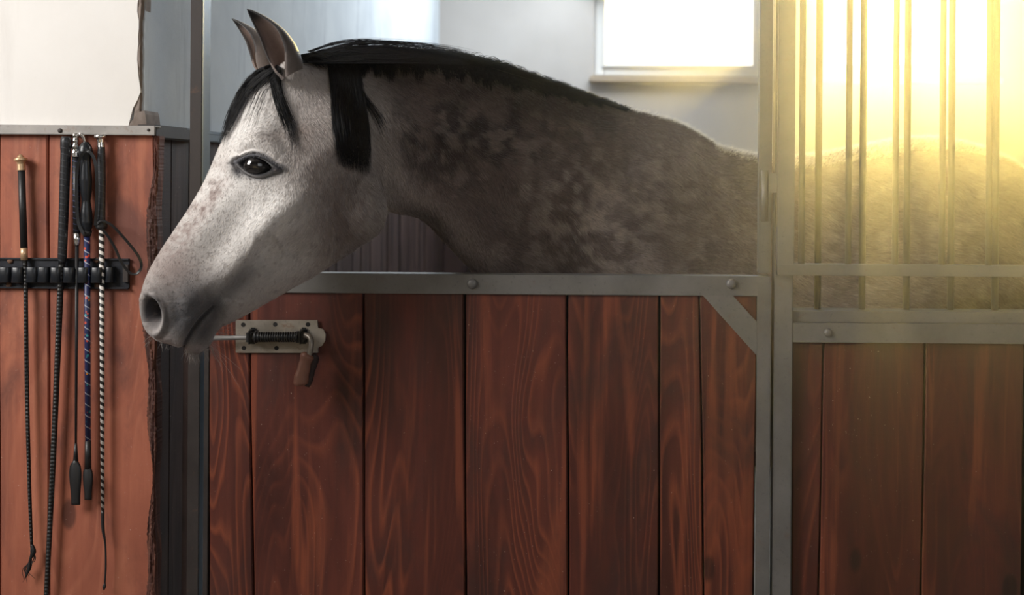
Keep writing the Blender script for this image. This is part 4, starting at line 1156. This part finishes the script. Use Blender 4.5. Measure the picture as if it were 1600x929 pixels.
for px, held in clips:
    yt, yb_ = 416, 440
    wpx = 19 if px < 170 else 12
    out_ = .0225 if held else .016
    cx = P(px, 428, YW).x; hw = wpx / 2 / 810; z1, z0 = P(px, yt, YW).z, P(px, yb_, YW).z
    # a U of rubber: two cheeks and a bulging front
    prof = [(-hw, 0), (-hw * .98, -out_ * .55), (-hw * .8, -out_ * .9), (-hw * .35, -out_ * 1.04), (0, -out_ * .98), (hw * .35, -out_ * 1.04), (hw * .8, -out_ * .9), (hw * .98, -out_ * .55), (hw, 0)]
    inn = [(x * .8, y * .86 if y else 0) for x, y in prof]
    bm = bmesh.new(); rows = []
    for z, g in ((z1, 0), (z1 - .001, 1), ((z0 + z1) / 2, .94), (z0 + .001, 1), (z0, 0)):
        k = .96 if g == 0 else g
        rows.append(([bm.verts.new((cx + x * k, YW - .003 + y * k, z)) for x, y in prof], [bm.verts.new((cx + x, YW - .003 + y, z)) for x, y in inn]))
    for (o0, i0), (o1, i1) in zip(rows, rows[1:]):
        for j in range(8):
            bm.faces.new((o0[j], o0[j + 1], o1[j + 1], o1[j])); bm.faces.new((i0[j], i1[j], i1[j + 1], i0[j + 1]))
    for (o0, i0) in (rows[0], rows[-1]):
        for j in range(8): bm.faces.new((o0[j], i0[j], i0[j + 1], o0[j + 1]))
    bmesh.ops.recalc_face_normals(bm, faces=bm.faces)
    OBJ('rubber_clip', bm, M['rubber'], rack, True)

YH = YW - .0145                      # where a whip's shaft runs
def K(px, py, dY=0.0): return P(px, py, YH + dY)
def straight(name, p0, p1, r0, r1, mat, parent, n=2, seg=16, prof=None, sag=0):
    """a round piece whose own z axis runs along it, so wound patterns follow it"""
    p0, p1 = Vector(p0), Vector(p1); L = (p1 - p0).length; bm = bmesh.new()
    if prof is None: prof = [(0, r0), (1, r1)]
    m = max(n, len(prof)); pts = []; rr = []
    for i in range(m if prof is None or len(prof) == 2 else len(prof) * 5):
        t = i / ((m if len(prof) == 2 else len(prof) * 5) - 1)
        pts.append(Vector((0, 0, -L * t + L / 2))); rr.append(float(np.interp(t, [a for a, _ in prof], [b for _, b in prof])))
    tube(bm, pts, rr, seg)
    me = bpy.data.meshes.new(name); bm.to_mesh(me); bm.free(); me.materials.append(mat)
    me.polygons.foreach_set('use_smooth', [len(p.vertices) == 4 for p in me.polygons])
    o = bpy.data.objects.new(name, me); C.objects.link(o)
    q = (p0 - p1).to_track_quat('Z', 'Y'); mid = (p0 + p1) / 2
    if parent: o.parent = parent; mid = mid - Vector(parent.location)
    o.rotation_mode = 'QUATERNION'; o.rotation_quaternion = q; o.location = mid
    return o
def bent(name, pts, rr, mat, parent, seg=12, n=60):
    q = spline([tuple(p) + (r_,) for p, r_ in zip(pts, rr)], n)
    bm = bmesh.new(); tube(bm, [v[:3] for v in q], [v[3] for v in q], seg); return OBJ(name, bm, mat, parent, True)
def strap(name, pts, wid, th, mat, parent, n=70, face=(0, -1, 0)):
    """a flat strap: its broad side turns towards face"""
    q = spline([tuple(p) for p in pts], n); bm = bmesh.new(); rows = []
    for i in range(n):
        t = Vector(q[min(i + 1, n - 1)]) - Vector(q[max(i - 1, 0)]); t.normalize()
        f = Vector(face); s_ = t.cross(f)
        if s_.length < .2: s_ = t.cross(Vector((.3, -.9, .2)))
        s_.normalize(); nn = s_.cross(t).normalized(); c = Vector(q[i])
        rows.append([bm.verts.new(c + s_ * wid * a / 2 + nn * th * b / 2) for a, b in ((-1, -1), (1, -1), (1, 1), (-1, 1))])
    for A_, B in zip(rows, rows[1:]):
        for k in range(4): bm.faces.new((A_[k], A_[(k + 1) % 4], B[(k + 1) % 4], B[k]))
    bm.faces.new(rows[0][::-1]); bm.faces.new(rows[-1]); bmesh.ops.recalc_face_normals(bm, faces=bm.faces)
    return OBJ(name, bm, mat, parent)
# 1 whip with the gold cap
w = empty('dressage_whip', K(36, 330), 'thin black dressage whip with a brass mushroom cap and frayed lash, leftmost in the rack', 'whip')
straight('grip', K(33.5, 264), K(37.5, 388), .0063, .0066, M['leather'], w)
straight('cap', K(32, 241), K(33.6, 266), 0, 0, M['brass'], w, prof=[(0, .002), (.12, .0055), (.2, .0072), (.26, .0118), (.38, .0120), (.46, .0085), (.6, .0070), (1, .0078)], seg=24)
straight('ferrule', K(37.3, 387), K(38, 406), .0068, .0062, M['brass'], w)
bent('shaft', [K(38, 400), K(40, 440), K(42, 600), K(46, 760), K(49.5, 852)], [.0045, .0040, .0038, .0034, .0026], M['black_braid'], w)
bent('lash', [K(49.5, 850), K(52, 862), K(47, 874), K(45, 888), K(39, 903)], [.0028, .0050, .0022, .0036, .0008], M['leather'], w, n=30)
for i in range(7):
    bent('lash_strand', [K(50 + nr.normal(0, 1), 858), K(47 + nr.normal(0, 3), 874), K(44 + nr.normal(0, 4), 888), K(40 + nr.normal(0, 5), 905 + nr.normal(0, 5))], [.0008, .0008, .0007, .0003], M['leather'], w, 5, 12)
# 2 thick black whip
w = empty('lunging_whip', K(100, 310), 'thick black lunging whip with heavy wound grip and braided shaft running out of view', 'whip')
straight('grip', K(103.5, 213, -.003), K(97, 412, -.001), 0, 0, M['grip_wind'], w, prof=[(0, .0078), (.015, .0100), (.08, .0104), (.11, .0092), (.5, .0090), (.95, .0082), (1, .0060)], seg=24)
bent('shaft', [K(97, 408), K(94.5, 450), K(90, 560), K(83, 720), K(76.5, 850), K(71, 960), K(69, 1020)], [.0064, .0058, .0054, .0052, .0048, .0045, .0044], M['black_braid'], w, 14, 90)
# 3 crop with silver top
w = empty('riding_crop', K(119, 300), 'slim riding crop with a silver knob, black and blue wound grip and leather flap', 'riding crop')
straight('grip', K(118.5, 243), K(120, 366), .0066, .0066, M['grip_blue'], w)
straight('cap', K(118, 208), K(118.6, 245), 0, 0, M['chrome'], w, prof=[(0, .004), (.08, .0062), (.2, .0050), (.32, .0066), (.42, .0052), (.55, .0078), (.7, .0064), (.82, .0080), (1, .0080)], seg=20)
straight('ferrule', K(120, 364), K(120.3, 383), .0068, .0056, M['chrome'], w)
straight('shaft', K(120.3, 382), K(118.5, 700), .0034, .0022, M['leather'], w)
straight('shaft_end', K(118.5, 692), K(118.2, 724), .0024, .0052, M['leather'], w)
def popper(px, top, bot, wd, par, tilt):
    n = 16; bm = bmesh.new(); rows = []
    for i in range(n):
        t = i / (n - 1); hw = np.interp(t, [0, .12, .3, .5, .8, 1], [.25, .85, 1, .92, .72, .70]) * wd
        c = K(px + tilt * t * 3, top + (bot - top) * t, -.001 - .004 * math.sin(t * 3))
        rows.append([bm.verts.new(c + Vector((hw * a, b * .0016 - .0022 * (1 - a * a), 0))) for a, b in ((-1, -1), (-.5, -1), (0, -1), (.5, -1), (1, -1), (1, 1), (.5, 1), (0, 1), (-.5, 1), (-1, 1))])
    for A_, B in zip(rows, rows[1:]):
        for k in range(10): bm.faces.new((A_[k], A_[(k + 1) % 10], B[(k + 1) % 10], B[k]))
    bm.faces.new(rows[0]); bm.faces.new(rows[-1][::-1]); bmesh.ops.recalc_face_normals(bm, faces=bm.faces)
    OBJ('leather_flap', bm, M['leather'], par, True)
popper(117.5, 718, 788, .0115, w, .3)
straight('keeper', K(118.3, 716), K(117.8, 745), .0045, .0030, M['leather'], w)
bent('silver_cord', [K(121, 212, -.006), K(126, 209, -.008), K(130, 214, -.006), K(133, 222, -.004)], [.0028, .0034, .0030, .0022], M['chrome'], w, 8, 24)
# 4 blue crop with a wrist strap
w = empty('riding_crop', K(134, 300, -.002), 'riding crop with shaped black handle, wrist strap hooked over its top and blue patterned shaft', 'riding crop')
straight('handle', K(133.5, 222, -.004), K(135.5, 362, -.003), 0, 0, M['rubber'], w, prof=[(0, .006), (.05, .0115), (.11, .0135), (.16, .0105), (.2, .0088), (.3, .0100), (.42, .0112), (.55, .0100), (.66, .0076), (.78, .0105), (.9, .0112), (.97, .0085), (1, .006)], seg=26)
straight('collar', K(135.8, 360, -.002), K(136, 369, -.002), .0098, .0068, M['leather'], w)
straight('shaft', K(136, 367, -.001), K(137.5, 690), .0056, .0050, M['blue_braid'], w, seg=20)
straight('shaft_end', K(137.5, 688), K(137.6, 732), .0054, .0062, M['leather'], w)
popper(137.2, 728, 780, .0092, w, .2)
strap('wrist_strap', [K(130, 365, -.014), K(122, 345, -.016), K(119.5, 300, -.017), K(121, 262, -.017), K(129, 240, -.018), K(138, 236, -.019), K(147, 248, -.017), K(151, 275, -.016), K(151, 320, -.012), K(149, 352, -.01)], .0055, .0018, M['leather'], w, face=(.5, -.85, 0))
# 5 black and white whip
w = empty('dressage_whip', K(158, 300), 'dressage whip with silver flat cap and black and white striped shaft, rightmost in the rack', 'whip')
straight('grip', K(158.5, 227), K(158.5, 348), 0, 0, M['grip_wind'], w, prof=[(0, .0064), (.2, .0074), (.45, .0078), (1, .0070)], seg=22)
straight('cap', K(156.5, 211), K(158.3, 230), 0, 0, M['chrome'], w, prof=[(0, .0108), (.12, .0118), (.22, .0112), (.32, .0070), (.6, .0062), (1, .0072)], seg=24)
straight('keeper', K(158.5, 344), K(158.7, 358), 0, 0, M['leather'], w, prof=[(0, .008), (.2, .0105), (.8, .0105), (1, .008)])
straight('shaft', K(158.8, 355), K(160.5, 800), .0051, .0031, M['stripe'], w, seg=20)
bent('lash', [K(160.5, 798), K(161, 826), K(164.5, 850), K(165.2, 885), K(163.5, 915)], [.0032, .0030, .0018, .0018, .0015], M['leather'], w, n=30)
bent('lash_knot', [K(163.8, 911), K(163, 916), K(162.5, 921)], [.0018, .0034, .0012], M['leather'], w, n=10)
strap('wrist_strap', [K(152, 350, -.010), K(160, 345, -.014), K(175, 352, -.018), K(196, 374, -.022), K(215, 398, -.022), K(221, 415, -.022), K(214, 427, -.022), K(203, 426, -.020), K(190, 410, -.018), K(180, 388, -.016), K(168, 368, -.012), K(158, 356, -.010)], .0048, .0018, M['leather'], w, n=110, face=(.35, -.5, .6))

# ------------------------------------------------------------------ haze added to carry the sun glow
hs = NT('sun glow haze'); hm = hs.m; t = hm.node_tree; t.nodes.remove(hs.b)
vs = hs.n('ShaderNodeVolumeScatter')
vs.inputs['Anisotropy'].default_value = .80; vs.inputs['Color'].default_value = (1, 1, 1, 1)
tc = hs.n('ShaderNodeNewGeometry').outputs['Position']; sx = hs.n('ShaderNodeSeparateXYZ'); hs.inp(sx, 0, tc)
# density shaped for the glow: full at the right, fading left and downwards
mr = hs.n('ShaderNodeMapRange', interpolation_type='SMOOTHSTEP'); hs.inp(mr, 'Value', sx.outputs[0]); hs.inp(mr, 'From Min', -.18); hs.inp(mr, 'From Max', .65)
hs.inp(mr, 'To Min', 0.0); hs.inp(mr, 'To Max', .075)
mz = hs.n('ShaderNodeMapRange', interpolation_type='SMOOTHSTEP'); hs.inp(mz, 'Value', sx.outputs[2]); hs.inp(mz, 'From Min', 1.08); hs.inp(mz, 'From Max', 1.5)
hs.inp(vs, 'Density', hs.math('MULTIPLY', mr.outputs[0], mz.outputs[0]))
t.links.new(vs.outputs[0], t.nodes['Material Output'].inputs['Volume'])
bm = bmesh.new(); box(bm, (-.18, -2.6, .4), (3.15, YB - .06, 3.19))
hz = OBJ('glow_haze', bm, hm); tag(hz, 'haze added to carry the warm sun glow under the right-hand window', 'haze', kind='stuff')
